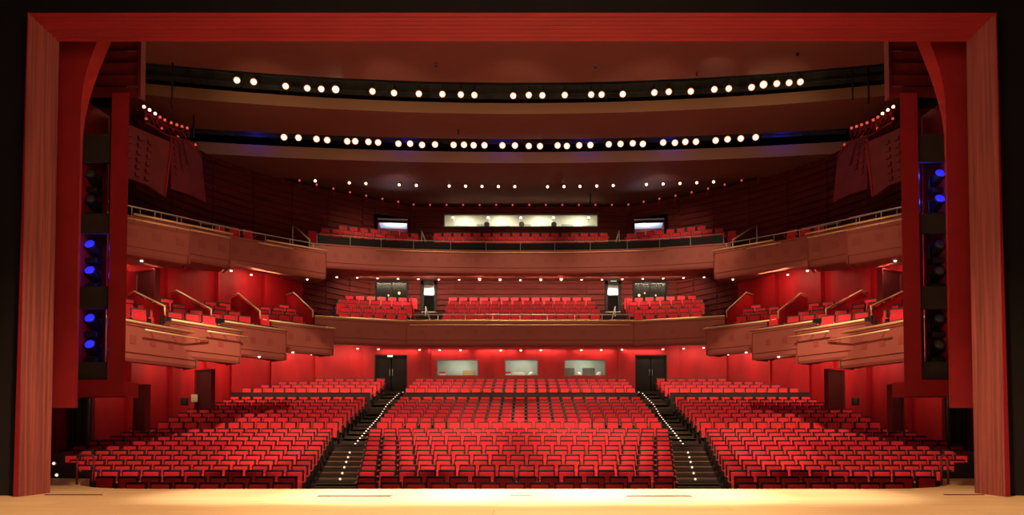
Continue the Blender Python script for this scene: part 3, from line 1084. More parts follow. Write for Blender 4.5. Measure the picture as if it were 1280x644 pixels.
def lower_box(s, idx):
    nm, zr, pa, pb, zw, yaw = LOWER[idx]
    a, b = PZ(*pa, zr), PZ(*pb, zr)
    a = Vector((a.x, a.y, 0))
    b = Vector((b.x, b.y, 0))
    if idx == 0:
        a = a + (a - b).normalized() * 2.6
    t = (b - a).normalized()
    o = Vector((t.y, -t.x, 0))
    if o.x < 0:
        o = -o
    wl = [(-15.2, a.y - 0.2), (-15.2, b.y + 2.0)] if idx < 2 else [(-14.6 if idx == 2 else -13.4, a.y + 0.4), (-13.8 if idx == 2 else -12.2, b.y + 3.0)]
    poly = [(a.x, a.y), (b.x, b.y), (b.x - 0.9, b.y + 0.9), (wl[1][0], wl[1][1]), (wl[0][0], wl[0][1])]

    def mir(L):
        return [(-s * x, y) for x, y in L]
    poly_m = mir(poly)
    nin = Vector((-s * o.x, o.y, 0))
    A, B = Vector((-s * a.x, a.y, 0)), Vector((-s * b.x, b.y, 0))
    off = Vector((A.x, A.y, zr - 1.2))
    e = empty('balcony_box', off)
    zt, zb = zr - 0.04, zr - 1.22
    pts = parapet(e, A, B, zt, zb, nin, off=off, curve=[A, (A + B) / 2, B])
    inlays(e, [A, B], zt, nin, off, 0.82, 0.22, 0.50, 0.5 if idx else 3.0)
    rail(e, [A, B + (B - A).normalized() * 0.12], zr, nin, off, 0.04, 0.045)
    ib = MB()
    q0, q1 = A - nin * 0.42, B - nin * 0.42
    ib.prism([Vector((q0.x, q0.y, zr - 0.5)) - off, Vector((q1.x, q1.y, zr - 0.5)) - off, Vector((q1.x, q1.y, zr + 0.16)) - off, Vector((q0.x, q0.y, zr + 0.16)) - off], -nin * 0.05)
    ib.build('inner_balustrade', 'black', e)
    if idx < 2:
        tt = (B - A).normalized()
        a2 = A + tt * (3.2 if idx == 0 else 1.3)
        b2 = B + tt * (0.3 if idx == 0 else 0.15)
        rail(e, [a2, b2], zr - 0.22, nin, off, 0.24, 0.028, name='lamp_rail', brackets=3)
    # return at the far end
    R_ = Vector((-s * (b.x - 0.9), b.y + 0.9, 0))
    MB().prism([Vector((B.x, B.y, zb + 0.05)) - off, Vector((R_.x, R_.y, zb + 0.05)) - off, Vector((R_.x, R_.y, zt)) - off, Vector((B.x, B.y, zt)) - off], (0, 0.15, 0)).build('end_panel', 'tan', e)
    zf0, zf1 = zr - 0.72, zr + 0.35
    slab(e, poly_m, [zb + 0.06, zb + 0.06, zb + 0.1, zw, zw], [zf0, zf0, zf0, zf1, zf1], off)
    # divider on the far side: sloping red parapet with a brass rail
    nx_ = ((206, 386.5), (168, 367.5), 22.9, 24.7), ((264, 390), (221, 366), 25.3, 27.0), ((325, 392), (298, 369.5), 27.6, 29.2), ((391, 391), (367, 368), 30.9, 32.6)
    (l1, h1, dL, dH) = nx_[idx]
    lo, hi = P(*l1, dL), P(*h1, dH)
    ex = hi + (hi - lo).normalized() * 0.0 + Vector((-0.5, 0.5, -0.03))
    lo, hi, ex = [Vector((-s * v.x, v.y, v.z)) for v in (lo, hi, ex)]
    bt = zf0 - 0.15
    dv = MB().prism([Vector((lo.x, lo.y, bt)) - off, lo - off, hi - off, ex - off, Vector((ex.x, ex.y, bt)) - off], (s * 0.02, 0.09, 0)).build('divider', 'red_wall', e)
    up = Vector((0, 0, 0.09))
    MB().tube([lo + up - off + Vector((0, 0, -0.3)), lo + up - off, hi + up - off, ex + up - off], 0.032, None, 8).build('divider_rail', 'brass', dv)
    tag(e, 'tan balcony box with a brass rail on the lower %s side, %s' % (SIDE[s], nm), 'balcony box', 'stepped side boxes of the lower balcony')
    # seats
    yw = math.radians(yaw)
    ax = Vector((math.cos(yw), math.sin(yw)))
    bx_ = Vector((-math.sin(yw), math.cos(yw)))
    k = 0
    base = Vector((a.x, a.y))
    used = 0
    ncol = 0
    for row in range(5):
        c = 0
        for col in range(-4, 14):
            q = base + ax * (0.30 + col * 0.56 + (row % 2) * 0.2) + bx_ * (0.55 + row * 0.78)
            dlin = (Vector((hi.x * -s * 1.0, hi.y)) - Vector((lo.x * -s, lo.y)))
            if not inside(q.x, q.y, poly, 0.42):
                continue
            # keep clear of the divider
            L0, L1 = Vector((-s * lo.x, lo.y)), Vector((-s * ex.x, ex.y))
            tt = max(0, min(1, (q - L0).dot(L1 - L0) / (L1 - L0).length_squared))
            if (q - (L0 + (L1 - L0) * tt)).length < 0.35:
                continue
            if -q.x > -interp(q.y, [(y, x) for x, y in MW]) - 0.62:
                continue
            if idx == 0 and (q.y < 21.2 or row > 1):
                continue
            c += 1
            z = zf0 + 0.02 + 0.27 * row - (0.18 if idx == 0 else 0.0)
            balcony_seat('balcony_chair', -s * q.x, q.y, z, yw * (1 if s < 0 else -1),
                         'red seat in the lower %s box %s, %s row, %s along' % (SIDE[s], nm, ORD[row], ORD[c - 1]), 'red seats of the lower side boxes')
            # stepped floor under the seat row
        if c:
            st = base + ax * 1.6 + bx_ * (0.6 + row * 0.78)


for s in (-1, 1):
    for i in range(4):
        lower_box(s, i)

# centre of the lower balcony
zF = P(640, 403, 33.2).z
eL, eR = PZ(393, 399.8, zF - 0.02), PZ(511, 404.5, zF - 0.02)
ZC = zF
cen = empty('balcony', (0, 33.2, ZC - 1.2))
off = Vector((0, 33.2, ZC - 1.2))
xF = abs(PZ(511, 403, ZC).x)
nin = Vector((0, -1, 0))
ln = [Vector((-9.15, 31.3, 0)), Vector((-xF, 33.0, 0)), Vector((-xF, 32.75, 0)), Vector((xF, 32.75, 0)), Vector((xF, 33.0, 0)), Vector((9.15, 31.3, 0))]
for k, (i0, i1) in enumerate(((0, 1), (2, 3), (4, 5))):
    A, B = ln[i0], ln[i1]
    parapet(cen, A, B, ZC - 0.04, ZC - 1.18, nin, off=off, curve=[A, (A + B) / 2, B])
    inlays(cen, [A, B], ZC, nin, off, 1.25, 0.18, 0.55, 0.7)
    rail(cen, [A, B], ZC, nin, off, 0.04, 0.05)
rail(cen, [Vector((-xF + 0.15, 32.75, 0)), Vector((xF - 0.15, 32.75, 0))], ZC - 0.22, nin, off, 0.20, 0.028, name='lamp_rail', brackets=6)
LB = [(-10.2, 31.0), (-9.15, 31.3), (-xF, 33.0), (-xF, 32.75), (xF, 32.75), (xF, 33.0), (9.15, 31.3), (10.2, 31.0), (11.6, 36.2), (8.7, 40.6), (-8.7, 40.6), (-11.6, 36.2)]
zb = ZC - 1.12
slab(cen, LB, [zb, zb, zb, zb, zb, zb, zb, zb, 5.3, 5.72, 5.72, 5.3], [ZC - 0.75] * 8 + [ZC + 0.2] * 4, off)
# guard rail before the front seats
zg = P(640, 394.3, 33.3).z
g = MB()
g.tube([Vector((-xF, 33.1, zg)) - off, Vector((xF, 33.1, zg)) - off], 0.022, None, 6)
for k in range(9):
    x = -xF + 0.1 + k * (2 * xF - 0.2) / 8
    g.tube([Vector((x, 33.1, ZC - 0.74)) - off, Vector((x, 33.1, zg)) - off], 0.014, None, 6)
g.build('guard_rail', 'steel', cen)
# terraces of the lower balcony
LROW = [(34.3 + 0.85 * k, y) for k, y in enumerate((391.5, 386.0, 381.0, 376.2, 371.6))]
ter = MB()
LZ = []
for k, (d, y) in enumerate(LROW):
    z = P(652, y, d).z - SEAT_H
    LZ.append(z)
    d1 = d + 0.85 if k < 4 else 39.6
    ter.prism([(-9.5 - 0.1 * k, d - 1.15, z - 0.6), (-5.2, d - 0.14, z - 0.6), (-5.2, d - 0.42, z - 0.6), (5.9, d - 0.42, z - 0.6), (5.9, d - 0.14, z - 0.6), (9.5 + 0.1 * k, d - 1.15, z - 0.6), (9.9, d1 + 0.1, z - 0.6), (-9.9, d1 + 0.1, z - 0.6)], (0, 0, 0.6))
tt = ter.build('terraces', 'carpet', cen)
tt.location = -off
tag(cen, 'long tan centre balcony front with a brass rail above the stalls doors', 'balcony')

nm_blk = {0: 'left', 1: 'centre', 2: 'right'}
x512 = P(512, 385, 35).x
cb = [(P(552, 392, 34.3).x, P(754, 392, 34.3).x), None]
for k, (d, y) in enumerate(LROW):
    z = LZ[k]
    # centre block
    x0, x1 = cb[0][0] - 0.02 * k, cb[0][1] + 0.04 * k
    n = int((x1 - x0) / 0.555)
    for c in range(n):
        x = x0 + 0.28 + c * 0.555 + (0.14 if k % 2 else 0)
        balcony_seat('balcony_chair', x, d, z, 0, 'red lower balcony seat, centre block, %s row from the rail, %s from its left end' % (ORD[k], ORD[c]), 'red seats of the lower balcony centre')
    for s in (-1, 1):
        ang = math.radians(14)
        xs = abs(P(513, 385, 34.8).x) + 0.1 if s < 0 else P(788, 385, 34.8).x + 0.1
        ncol = int((abs(9.15 + 0.15 * k) - xs) / 0.545)
        for c in range(ncol):
            u = 0.28 + c * 0.56
            x = xs + u * math.cos(ang) + (0.14 if k % 2 else 0)
            yy = d + 0.35 - u * math.sin(ang)
            balcony_seat('balcony_chair', s * x, yy, z, s * -ang * -1 if False else (-ang if s > 0 else ang) * -1 * -1,
                         'red lower balcony seat, %s block, %s row from the rail, %s from the inner aisle' % (SIDE[s], ORD[k], ORD[c]), 'red seats of the lower balcony centre')

# walls behind the lower balcony
def ztop_mid(p):
    return interp(p.y, [(18, 6.2), (23, 6.9), (27, 7.5), (31, 8.0), (34.5, 8.55), (40, 9.3)])


for s, nm in ((-1, 'wall_balcony_left'), (1, 'wall_balcony_right')):
    struct(wall_run([(-s * x, y) for x, y in MW], lambda p: interp(p.y, [(17, 3.4), (24, 4.0), (29, 4.8), (35, 5.6)]), lambda p: ztop_mid(p) + 0.35, 'red_wall', nm, ret=0.22).build(nm, 'red_wall'))

YM = 38.9


def slat_wall(pts, zb, zt, name, pitch=0.16, mb=None, openings=()):
    """timber wall: vertical backing with horizontal slats; one mesh per run"""
    mb = mb or MB()
    for a, b in zip(pts, pts[1:]):
        a, b = Vector((a[0], a[1], 0)), Vector((b[0], b[1], 0))
        t = (b - a)
        L = t.length
        t.normalize()
        rz = math.atan2(t.y, t.x)
        c = (a + b) / 2
        o = Vector((t.y, -t.x, 0))
        if o.dot(Vector((0, 22, 0)) - c) < 0:
            o = -o
        mb.box((c.x - o.x * 0.10, c.y - o.y * 0.10, (zb + zt) / 2), (L, 0.12, zt - zb), None, rz)
        z = zb + pitch / 2
        while z < zt:
            mb.box((c.x, c.y, z), (L - 0.05, 0.09, pitch * 0.62), None, rz)
            z += pitch
    return mb


zt_mid = P(652, 352, YM).z + 0.15
zb_mid = LZ[4] - 0.3
# openings: two lit doors and two dark double windows
D1 = (P(526.5, 370, YM).x, P(546, 370, YM).x)
D2 = (P(756.5, 370, YM).x, P(776, 370, YM).x)
G1 = (P(469.5, 360, YM).x, P(510, 360, YM).x)
G2 = (P(791.5, 360, YM).x, P(834, 360, YM).x)
zd_top = P(652, 351.5, YM).z
zg_bot = P(652, 376, YM).z
mb = MB()
cuts = [(-8.4, G1[0], 0), (G1[0], G1[1], 1), (G1[1], D1[0], 0), (D1[0], D1[1], 2)]
x = D1[1]
npan = 9
w = (D2[0] - D1[1]) / npan
for k in range(npan):
    cuts.append((x + k * w, x + (k + 1) * w, 0))
cuts += [(D2[0], D2[1], 2), (D2[1], G2[0], 0), (G2[0], G2[1], 1), (G2[1], 8.7, 0)]
for (a, b, kd) in cuts:
    if kd == 0:
        slat_wall([(a, YM), (b, YM)], zb_mid, zt_mid, '', 0.30, mb)
    elif kd == 1:
        slat_wall([(a, YM), (b, YM)], zb_mid, zg_bot, '', 0.30, mb)
slat_wall([(-11.2, 34.9), (-10.2, 36.6), (-9.3, 38.0), (-8.4, YM)], zb_mid - 0.6, zt_mid, '', 0.30, mb)
slat_wall([(8.7, YM), (9.4, 38.0), (10.3, 36.6), (11.2, 34.9)], zb_mid - 0.6, zt_mid, '', 0.30, mb)
struct(mb.build('wall_balcony_rear', 'slat'))

for n_, (a, b) in ((4, G1), (5, G2)):
    e = empty('window_%d' % n_, ((a + b) / 2, YM, zg_bot))
    w, h = b - a, zd_top - zg_bot
    f = MB()
    for q in (-1, 0, 1):
        f.box((q * (w / 2 - 0.04), 0.02, h / 2), (0.08 if q else 0.05, 0.14, h))
    f.box((0, 0.02, 0.04), (w, 0.13, 0.08)).box((0, 0.02, h - 0.05), (w, 0.13, 0.10))
    f.build('window_frame', 'black', e)
    MB().box((0, 0.06, h / 2), (w - 0.08, 0.014, h - 0.1), None, 0, 0.16).build('window_pane', 'glass', e)
    struct(e, 'dark glazed double window high behind the %s block of the lower balcony' % SIDE[-1 if n_ == 4 else 1], 'window')
    r = MB()
    r.box(((a + b) / 2, YM + 1.6, zg_bot + h / 2), (w + 0.2, 0.1, h + 0.4))
    for xx in (a - 0.06, b + 0.06):
        r.box((xx, YM + 0.9, zg_bot + h / 2), (0.08, 1.4, h + 0.4))
    r.box(((a + b) / 2, YM + 0.9, zg_bot + h + 0.16), (w, 1.4, 0.08)).box(((a + b) / 2, YM + 0.9, zg_bot - 0.16), (w, 1.4, 0.08))
    struct(r.build('wall_booth', 'door_dark'))
    for k, fx in enumerate((0.30, 0.64, 0.9) if n_ == 4 else (0.25, 0.42, 0.75)):
        l_ = empty('amber_lamp', (a + w * fx, YM + 0.9, zg_bot + h * (0.42 + 0.12 * (k % 2))))
        big = (n_ == 4 and k == 1) or (n_ == 5 and k == 0)
        r_ = 0.07 if big else 0.04
        MB().lathe([(r_ * 0.5, -r_), (r_, 0), (r_ * 0.6, r_ * 0.9)], None, 10).build('bulb', 'amber', l_)
        MB().tube([(0, 0, r_ * 0.8), (0, 0, h * 0.5)], 0.012).build('cord', 'cable', l_)
        tag(l_, 'small amber lamp behind the dark %s balcony window, %s from the left' % (SIDE[-1 if n_ == 4 else 1], ORD[k]), 'lamp')

for n_, (a, b) in ((7, D1), (8, D2)):
    z0 = P(652, 389, YM).z
    h, w = zd_top - z0, b - a
    s = -1 if n_ == 7 else 1
    e = empty('door_%d' % n_, ((a + b) / 2, YM, z0))
    f = MB()
    for q in (-1, 1):
        f.box((q * (w / 2 - 0.07), 0.0, h / 2), (0.14, 0.2, h))
    f.box((0, 0, h - 0.10), (w, 0.2, 0.22))
    f.build('door_frame', 'black', e)
    leaf = MB().box((-s * (w / 2 - 0.06), 0.52, h / 2 - 0.1), (0.06, 0.8, h - 0.2)).build('door_leaf', 'door_dark', e)
    MB().tube([(-s * (w / 2 - 0.09), 0.8, h * 0.42), (-s * (w / 2 - 0.12), 0.8, h * 0.42), (-s * (w / 2 - 0.12), 0.8, h * 0.55)], 0.014).build('door_handle', 'steel', leaf)
    struct(e, 'open door to a bright lobby at the top of the %s balcony aisle' % SIDE[s], 'door')
    r = MB()
    r.box(((a + b) / 2, YM + 2.2, z0 + 1.2), (w + 1.4, 0.1, 3.2))
    for xx in (a - 0.6, b + 0.6):
        r.box((xx, YM + 1.2, z0 + 1.2), (0.1, 2.0, 3.2))
    r.box(((a + b) / 2, YM + 1.2, z0 + h + 0.35), (w + 1.2, 2.0, 0.1)).box(((a + b) / 2, YM + 1.2, z0 - 0.05), (w + 1.2, 2.0, 0.1))
    struct(r.build('wall_lobby', 'white'))
    # low dark counter seen through the door
    c = empty('lobby_counter', ((a + b) / 2 + s * 0.12, YM + 1.3, z0))
    MB().box((0, 0, 0.52), (w * 0.75, 0.5, 1.04)).build('body', 'door_dark', c)
    MB().box((0, 0, 1.06), (w * 0.80, 0.56, 0.05)).build('top', 'equip', c)
    tag(c, 'dark waist-high counter in the lobby behind the %s balcony door' % SIDE[s], 'counter')
    light('AREA', ((a + b) / 2, YM + 1.5, z0 + h - 0.12), ((a + b) / 2, YM + 1.9, z0), 60, (1.0, 0.96, 0.90), 0.7)
exit_sign(767, 350.8, YM - 0.12, 'small glowing green exit sign over the right lower balcony door', 0.36, 0.12)


# aisle rails of the lower balcony
def stair_rail(pa, pb, da, db, label, key='steel', drop=0.85, name='aisle_rail', r=0.025):
    a, b = P(*pa, da), P(*pb, db)
    e = empty(name, (a.x, a.y, min(a.z, b.z) - drop))
    O = Vector(e.location)
    MB().tube([a - O, b - O], r, None, 8).build('rail', key, e)
    for v in (a, b):
        MB().tube([v - O, v - O - Vector((0, 0, drop + (v.z - min(a.z, b.z))))], r * 0.8, None, 6).build('post', key, e)
    return tag(e, label, 'handrail')


stair_rail((532, 383.5), (537, 399), 37.2, 34.0, 'slim handrail on the left aisle of the lower balcony')
stair_rail((769, 383.5), (765, 399), 37.2, 34.0, 'slim handrail on the right aisle of the lower balcony')
for s, xa in ((-1, (513, 372, 518, 399)), (1, (782, 372, 786, 399))):
    a, b = P(xa[0], xa[1], 37.8), P(xa[2] if s < 0 else xa[2], xa[3], 34.0)
    tag(MB().prism([Vector((a.x, a.y, a.z)), Vector((b.x, b.y, b.z)), Vector((b.x, b.y, b.z - 0.9)), Vector((a.x, a.y, a.z - 0.9))], (0.07, 0, 0)).build('aisle_parapet', 'red_wall'),
        'sloping red parapet beside the %s aisle of the lower balcony' % SIDE[s], 'parapet')

# ------------------------------------------------------------------ upper balcony
UPPER = [
    ('nearest the tower', 8.0, (158, 268.6), (236, 284.5), 7.3, 40),
    ('second from the tower', 8.6, (221, 281), (287, 294.5), 7.85, 38),
    ('third from the tower', 9.2, (280, 293.3), (407, 315.5), 8.35, 34),
]


def upper_box(s, idx):
    nm, zr, pa, pb, zw, yaw = UPPER[idx]
    a, b = PZ(*pa, zr), PZ(*pb, zr)
    a, b = Vector((a.x, a.y, 0)), Vector((b.x, b.y, 0))
    t = (b - a).normalized()
    a = a - t * (1.6 if idx < 2 else 1.0)
    A, B = Vector((-s * a.x, a.y, 0)), Vector((-s * b.x, b.y, 0))
    o = Vector((t.y, -t.x, 0))
    if o.y > 0:
        o = -o
    nin = Vector((-s * o.x, o.y, 0))
    off = Vector((A.x, A.y, zr - 1.3))
    e = empty('upper_balcony_box', off)
    zt, zb = zr, zr - 1.28
    parapet(e, A, B, zt, zb, nin, off=off, curve=[A, (A + B) / 2, B])
    inlays(e, [A, B], zt, nin, off, 0.75, 0.24, 0.55, 1.8 if idx < 2 else 1.5)
    # edge rail above the front and a lamp rail hung before it
    rail(e, [A, B], zr + 0.34, nin, off, -0.10, 0.022, key='steel', name='guard_rail')
    pm = MB()
    for k in range(5):
        q = A.lerp(B, (k + 0.5) / 5) - nin * 0.10
        pm.tube([Vector((q.x, q.y, zr - 0.02)) - off, Vector((q.x, q.y, zr + 0.34)) - off], 0.014)
    pm.build('post', 'steel', e)
    tt = (B - A).normalized()
    L = (B - A).length
    rail(e, [A + tt * (L * 0.50), B + tt * 0.1], zr + 0.06, nin, off, 0.06, 0.040, name='handrail')
    rail(e, [A + tt * (L * 0.42), A + tt * (L * (0.98 if idx < 2 else 0.7))], zr - 0.16, nin, off, 0.26, 0.030, name='lamp_rail', brackets=3)
    W1, W2 = (-16.4, b.y + (1.5 if idx < 2 else 3.4)), (-16.4, a.y - 0.1)
    if idx == 2:
        W1 = (-13.0, b.y + 3.6)
    poly = [(a.x, a.y), (b.x, b.y), (b.x - 0.7, b.y + 1.0), W1, W2]
    slab(e, [(-s * x, y) for x, y in poly], [zb + 0.05] * 2 + [zb + 0.1] + [zw] * 2, [zr - 0.3] * 3 + [zr + 0.6] * 2, off)
    R_ = Vector((-s * (b.x - 0.7), b.y + 1.0, 0))
    MB().prism([Vector((B.x, B.y, zb + 0.05)) - off, Vector((R_.x, R_.y, zb + 0.05)) - off, Vector((R_.x, R_.y, zt)) - off, Vector((B.x, B.y, zt)) - off], (0, 0.15, 0)).build('end_panel', 'tan', e)
    tag(e, 'tan upper balcony front high on the %s side, %s' % (SIDE[s], nm), 'balcony box', 'stepped side fronts of the upper balcony')
    # a few seats
    ang = math.atan2(t.y, t.x)
    c = 0
    for col in range(6):
        q = a + t * (1.2 + col * 0.6) - o * 1.1
        if idx == 2 and col < 3:
            c += 1
            balcony_seat('gallery_chair', -s * q.x, q.y, zr - 0.28 + 0.1, (ang if s < 0 else -ang),
                         'dim red seat in the upper %s side box %s, %s along' % (SIDE[s], nm, ORD[c - 1]), 'dim red seats of the upper side boxes')


for s in (-1, 1):
    for i in range(3):
        upper_box(s, i)

zU = P(652, 312.8, 35.4).z
arcp = [(387, 303.5), (430, 306.6), (470, 309.2), (512, 311.2), (560, 312.4), (606, 313.0), (652, 313.2)]
AP = [PZ(a, b, zU) for a, b in arcp]
AP = [Vector((p.x, p.y, 0)) for p in AP]
AP[-1].x = 0
for i in range(1, len(AP)):
    AP[i].y = max(AP[i].y, AP[i - 1].y + 0.03)
AP = AP + [Vector((-p.x, p.y, 0)) for p in reversed(AP[:-1])]
off = Vector((0, 35.4, zU - 1.2))
ub = empty('upper_balcony', off)
parapet(ub, None, None, zU, zU - 1.18, Vector((0, -1, 0)), off=off, curve=AP)
inlays(ub, AP, zU, Vector((0, -1, 0)), off, 0.70, 0.20, 0.52, 0.5)
rail(ub, AP[2:-2], zU - 0.12, Vector((0, -1, 0)), off, 0.05, 0.025, name='lamp_rail')
bk = [(11.5, 36.6), (8.7, 41.0), (-8.7, 41.0), (-11.5, 36.6)]
polyU = [(p.x, p.y) for p in AP] + bk
slab(ub, polyU, [zU - 1.13] * len(AP) + [8.95, 9.28, 9.28, 8.95], [zU - 0.1] * len(AP) + [zU + 0.1] * 4, off)
UR = [(38.4, 300.2), (39.2, 295.6), (40.0, 291.0)]
ter = MB()
UZ = []
for k, (d, y) in enumerate(UR):
    z = P(652, y, d).z - SEAT_H
    UZ.append(z)
    ter.prism([(-12.0, 35.6 + k, z - 0.5), (-6.5, d - 0.42, z - 0.5), (6.5, d - 0.42, z - 0.5), (12.0, 35.6 + k, z - 0.5), (12.5, 38 + k, z - 0.5), (6, 41.3, z - 0.5), (-6, 41.3, z - 0.5), (-12.5, 38 + k, z - 0.5)], (0, 0, 0.5))
t_ = ter.build('terraces', 'carpet', ub)
t_.location = -off
zgu = P(652, 305.2, 36.6).z
g = MB()
gp = [Vector((p.x * 0.985, p.y + 0.7, zgu)) - off for p in AP]
g.tube(gp, 0.02, None, 6)
for p in gp:
    g.tube([p, Vector((p.x, p.y, zU - 0.1 - off.z))], 0.014)
g.build('guard_rail', 'steel', ub)
ba = MB()
for a_, b_ in zip(gp, gp[1:]):
    dz_ = Vector((0, 0, zU - 0.12 - zgu))
    ba.prism([a_ + Vector((0, 0.05, -0.06)), b_ + Vector((0, 0.05, -0.06)), b_ + Vector((0, 0.05, 0)) + dz_, a_ + Vector((0, 0.05, 0)) + dz_], (0, 0.04, 0))
ba.build('balustrade', 'black', ub)
tag(ub, 'long curved tan front of the upper balcony across the hall', 'balcony')
for k, (d, y) in enumerate(UR):
    z = UZ[k]
    x0, x1 = P(541, 296, d).x, P(762, 296, d).x
    n = int((x1 - x0) / 0.56)
    for c in range(n):
        balcony_seat('gallery_chair', x0 + 0.28 + c * 0.56 + (0.2 if k % 2 else 0), d, z, 0, 'red upper balcony seat, centre block, %s row from the rail, %s from its left end' % (ORD[k], ORD[c]), 'red seats of the upper balcony')
    for s in (-1, 1):
        ang = math.radians(23)
        xs = abs(P(520, 296, 39).x) if s < 0 else P(786, 296, 39).x
        for c in range(10 - k):
            u = 0.28 + c * 0.575
            x = xs + u * math.cos(ang) + (0.15 if k % 2 else 0)
            yy = d + 0.25 - u * math.sin(ang)
            balcony_seat('gallery_chair', s * x, yy, z, (-ang if s > 0 else ang), 'red upper balcony seat, %s block, %s row from the rail, %s from the inner aisle' % (SIDE[s], ORD[k], ORD[c]), 'red seats of the upper balcony')
for (pa, pb, da, db, lab, key, r) in (
        ((527, 288.5), (532, 302.5), 39.5, 37.0, 'short pale handrail on the left aisle of the upper balcony', 'steel', 0.035),
        ((774, 288.5), (770, 302.5), 39.5, 37.0, 'short pale handrail on the right aisle of the upper balcony', 'steel', 0.035),
        ((366, 281), (387, 300), 36.2, 34.2, 'slanting brass handrail left of the upper balcony seats', 'brass', 0.045),
        ((946, 281), (916, 300), 36.2, 34.2, 'slanting brass handrail right of the upper balcony seats', 'brass', 0.045)):
    stair_rail(pa, pb, da, db, lab, key, 0.5, 'aisle_rail', r)

# upper walls: slatted arc with red lamps along the top
YU = 41.5
zut = P(652, 259.5, YU).z
zub = UZ[2] - 0.2
B0, B1 = P(555, 275, YU).x, P(747.5, 275, YU).x
zbw0, zbw1 = P(652, 283.6, YU).z, P(652, 267.5, YU).z
ARC = [(-6.3, 41.4), (-9.0, 39.6), (-10.6, 38.3), (-12.1, 36.9), (-13.5, 35.2), (-14.7, 33.3), (-15.6, 31.2), (-16.0, 29.0)]
V1 = (P(470, 280, 40.6).x, P(508, 280, 40.6).x)
mb = MB()
for s in (-1, 1):
    for i in range(len(ARC) - 1):
        a, b = ARC[i], ARC[i + 1]
        if i == 0:
            # gap for the lit vestibule between x 6.9 and 8.4
            a0 = Vector(a).lerp(Vector(b), 0.10)
            a1 = Vector(a).lerp(Vector(b), 0.78)
            slat_wall([(-s * a[0], a[1]), (-s * a0.x, a0.y)], zub, zut, '', 0.34, mb)
            slat_wall([(-s * a1.x, a1.y), (-s * b[0], b[1])], zub, zut, '', 0.34, mb)
            slat_wall([(-s * a0.x, a0.y), (-s * a1.x, a1.y)], zub + 2.25, zut, '', 0.34, mb)
        else:
            slat_wall([(-s * a[0], a[1]), (-s * b[0], b[1])], zub - 2.5, zut, '', 0.34, mb)
for (a, b, z0, z1) in ((-6.3, B0, zub, zut), (B1, 6.3, zub, zut), (B0, B1, zub, zbw0), (B0, B1, zbw1, zut)):
    n = max(1, round((b - a) / 1.6))
    for k in range(n):
        slat_wall([(a + (b - a) * k / n, YU - 0.1), (a + (b - a) * (k + 1) / n, YU - 0.1)], z0, z1, '', 0.34, mb)
struct(mb.build('wall_upper_rear', 'slat'))
# gallery booth
xl, xr, zf, zc = glass_window(9, B0, B1, zbw0, zbw1, YU, 1.7, 'booth_wall', 'long bright control booth window behind the top seats')
for k, px in enumerate((566, 610, 651, 692, 736)):
    x = P(px, 272, YU + 0.7).x
    e = empty('booth_spotlight', (x, YU + 0.8, zbw1 + 0.02))
    MB().tube([(0, 0, 0.4), (0, 0, 0.02)], 0.02).build('stem', 'can', e)
    R = Matrix.Rotation(math.radians(60), 3, 'X')
    MB().lathe([(0.05, -0.12), (0.08, -0.08), (0.09, 0.06)], None, 12, R, (0, 0, -0.06)).build('housing', 'white', e)
    MB().lathe([(0.075, 0.055), (0.07, 0.075)], None, 12, R, (0, 0, -0.06)).build('lens', 'lamp_white', e)
    tag(e, 'small bright spotlight in the long top booth, %s of five from the left' % ORD[k], 'spotlight', 'spotlights in the top booth')
for k, px in enumerate((609, 652, 692)):
    x = P(px, 280, YU + 0.6).x
    e = empty('follow_spot', (x, YU + 0.55, zbw0 - 0.85))
    for q in range(3):
        an = q * 2 * PI / 3
        MB().tube([(0, 0, 0.75), (0.3 * math.cos(an), 0.3 * math.sin(an), 0)], 0.02).build('leg', 'can', e)
    MB().rbox((0, 0, 1.05), (0.30, 0.6, 0.34), 0.06).build('body', 'equip', e)
    MB().lathe([(0.15, 0.3), (0.17, 0.36), (0.15, 0.38)], None, 14, Matrix.Rotation(PI / 2, 3, 'X'), (0, 0, 1.05)).build('lens_barrel', 'can', e)
    tag(e, 'dark follow spot on a tripod in the long top booth, %s from the left' % ORD[k], 'follow spot', 'follow spots in the top booth')
for k in range(7):
    x = B0 + 0.7 + k * (B1 - B0 - 1.4) / 6
    e = empty('rack_cabinet', (x + 0.25, YU + 1.4, zf + 0.05))
    MB().rbox((0, 0, 0.65), (0.75, 0.4, 1.3 + 0.12 * (k % 2)), 0.02).build('body', 'booth_grey', e)
    MB().box((0, -0.21, 0.9), (0.6, 0.02, 0.5)).build('panel', 'equip', e)
    tag(e, 'grey rack cabinet along the rear wall of the top booth, %s from the left' % ORD[k], 'cabinet', 'rack cabinets in the top booth')
for x in (-3.5, -1.2, 1.2, 3.5):
    light('AREA', (x, YU + 0.8, zc - 0.1), (x, YU + 1.0, zf), 42, (1.0, 0.97, 0.82), 0.8)
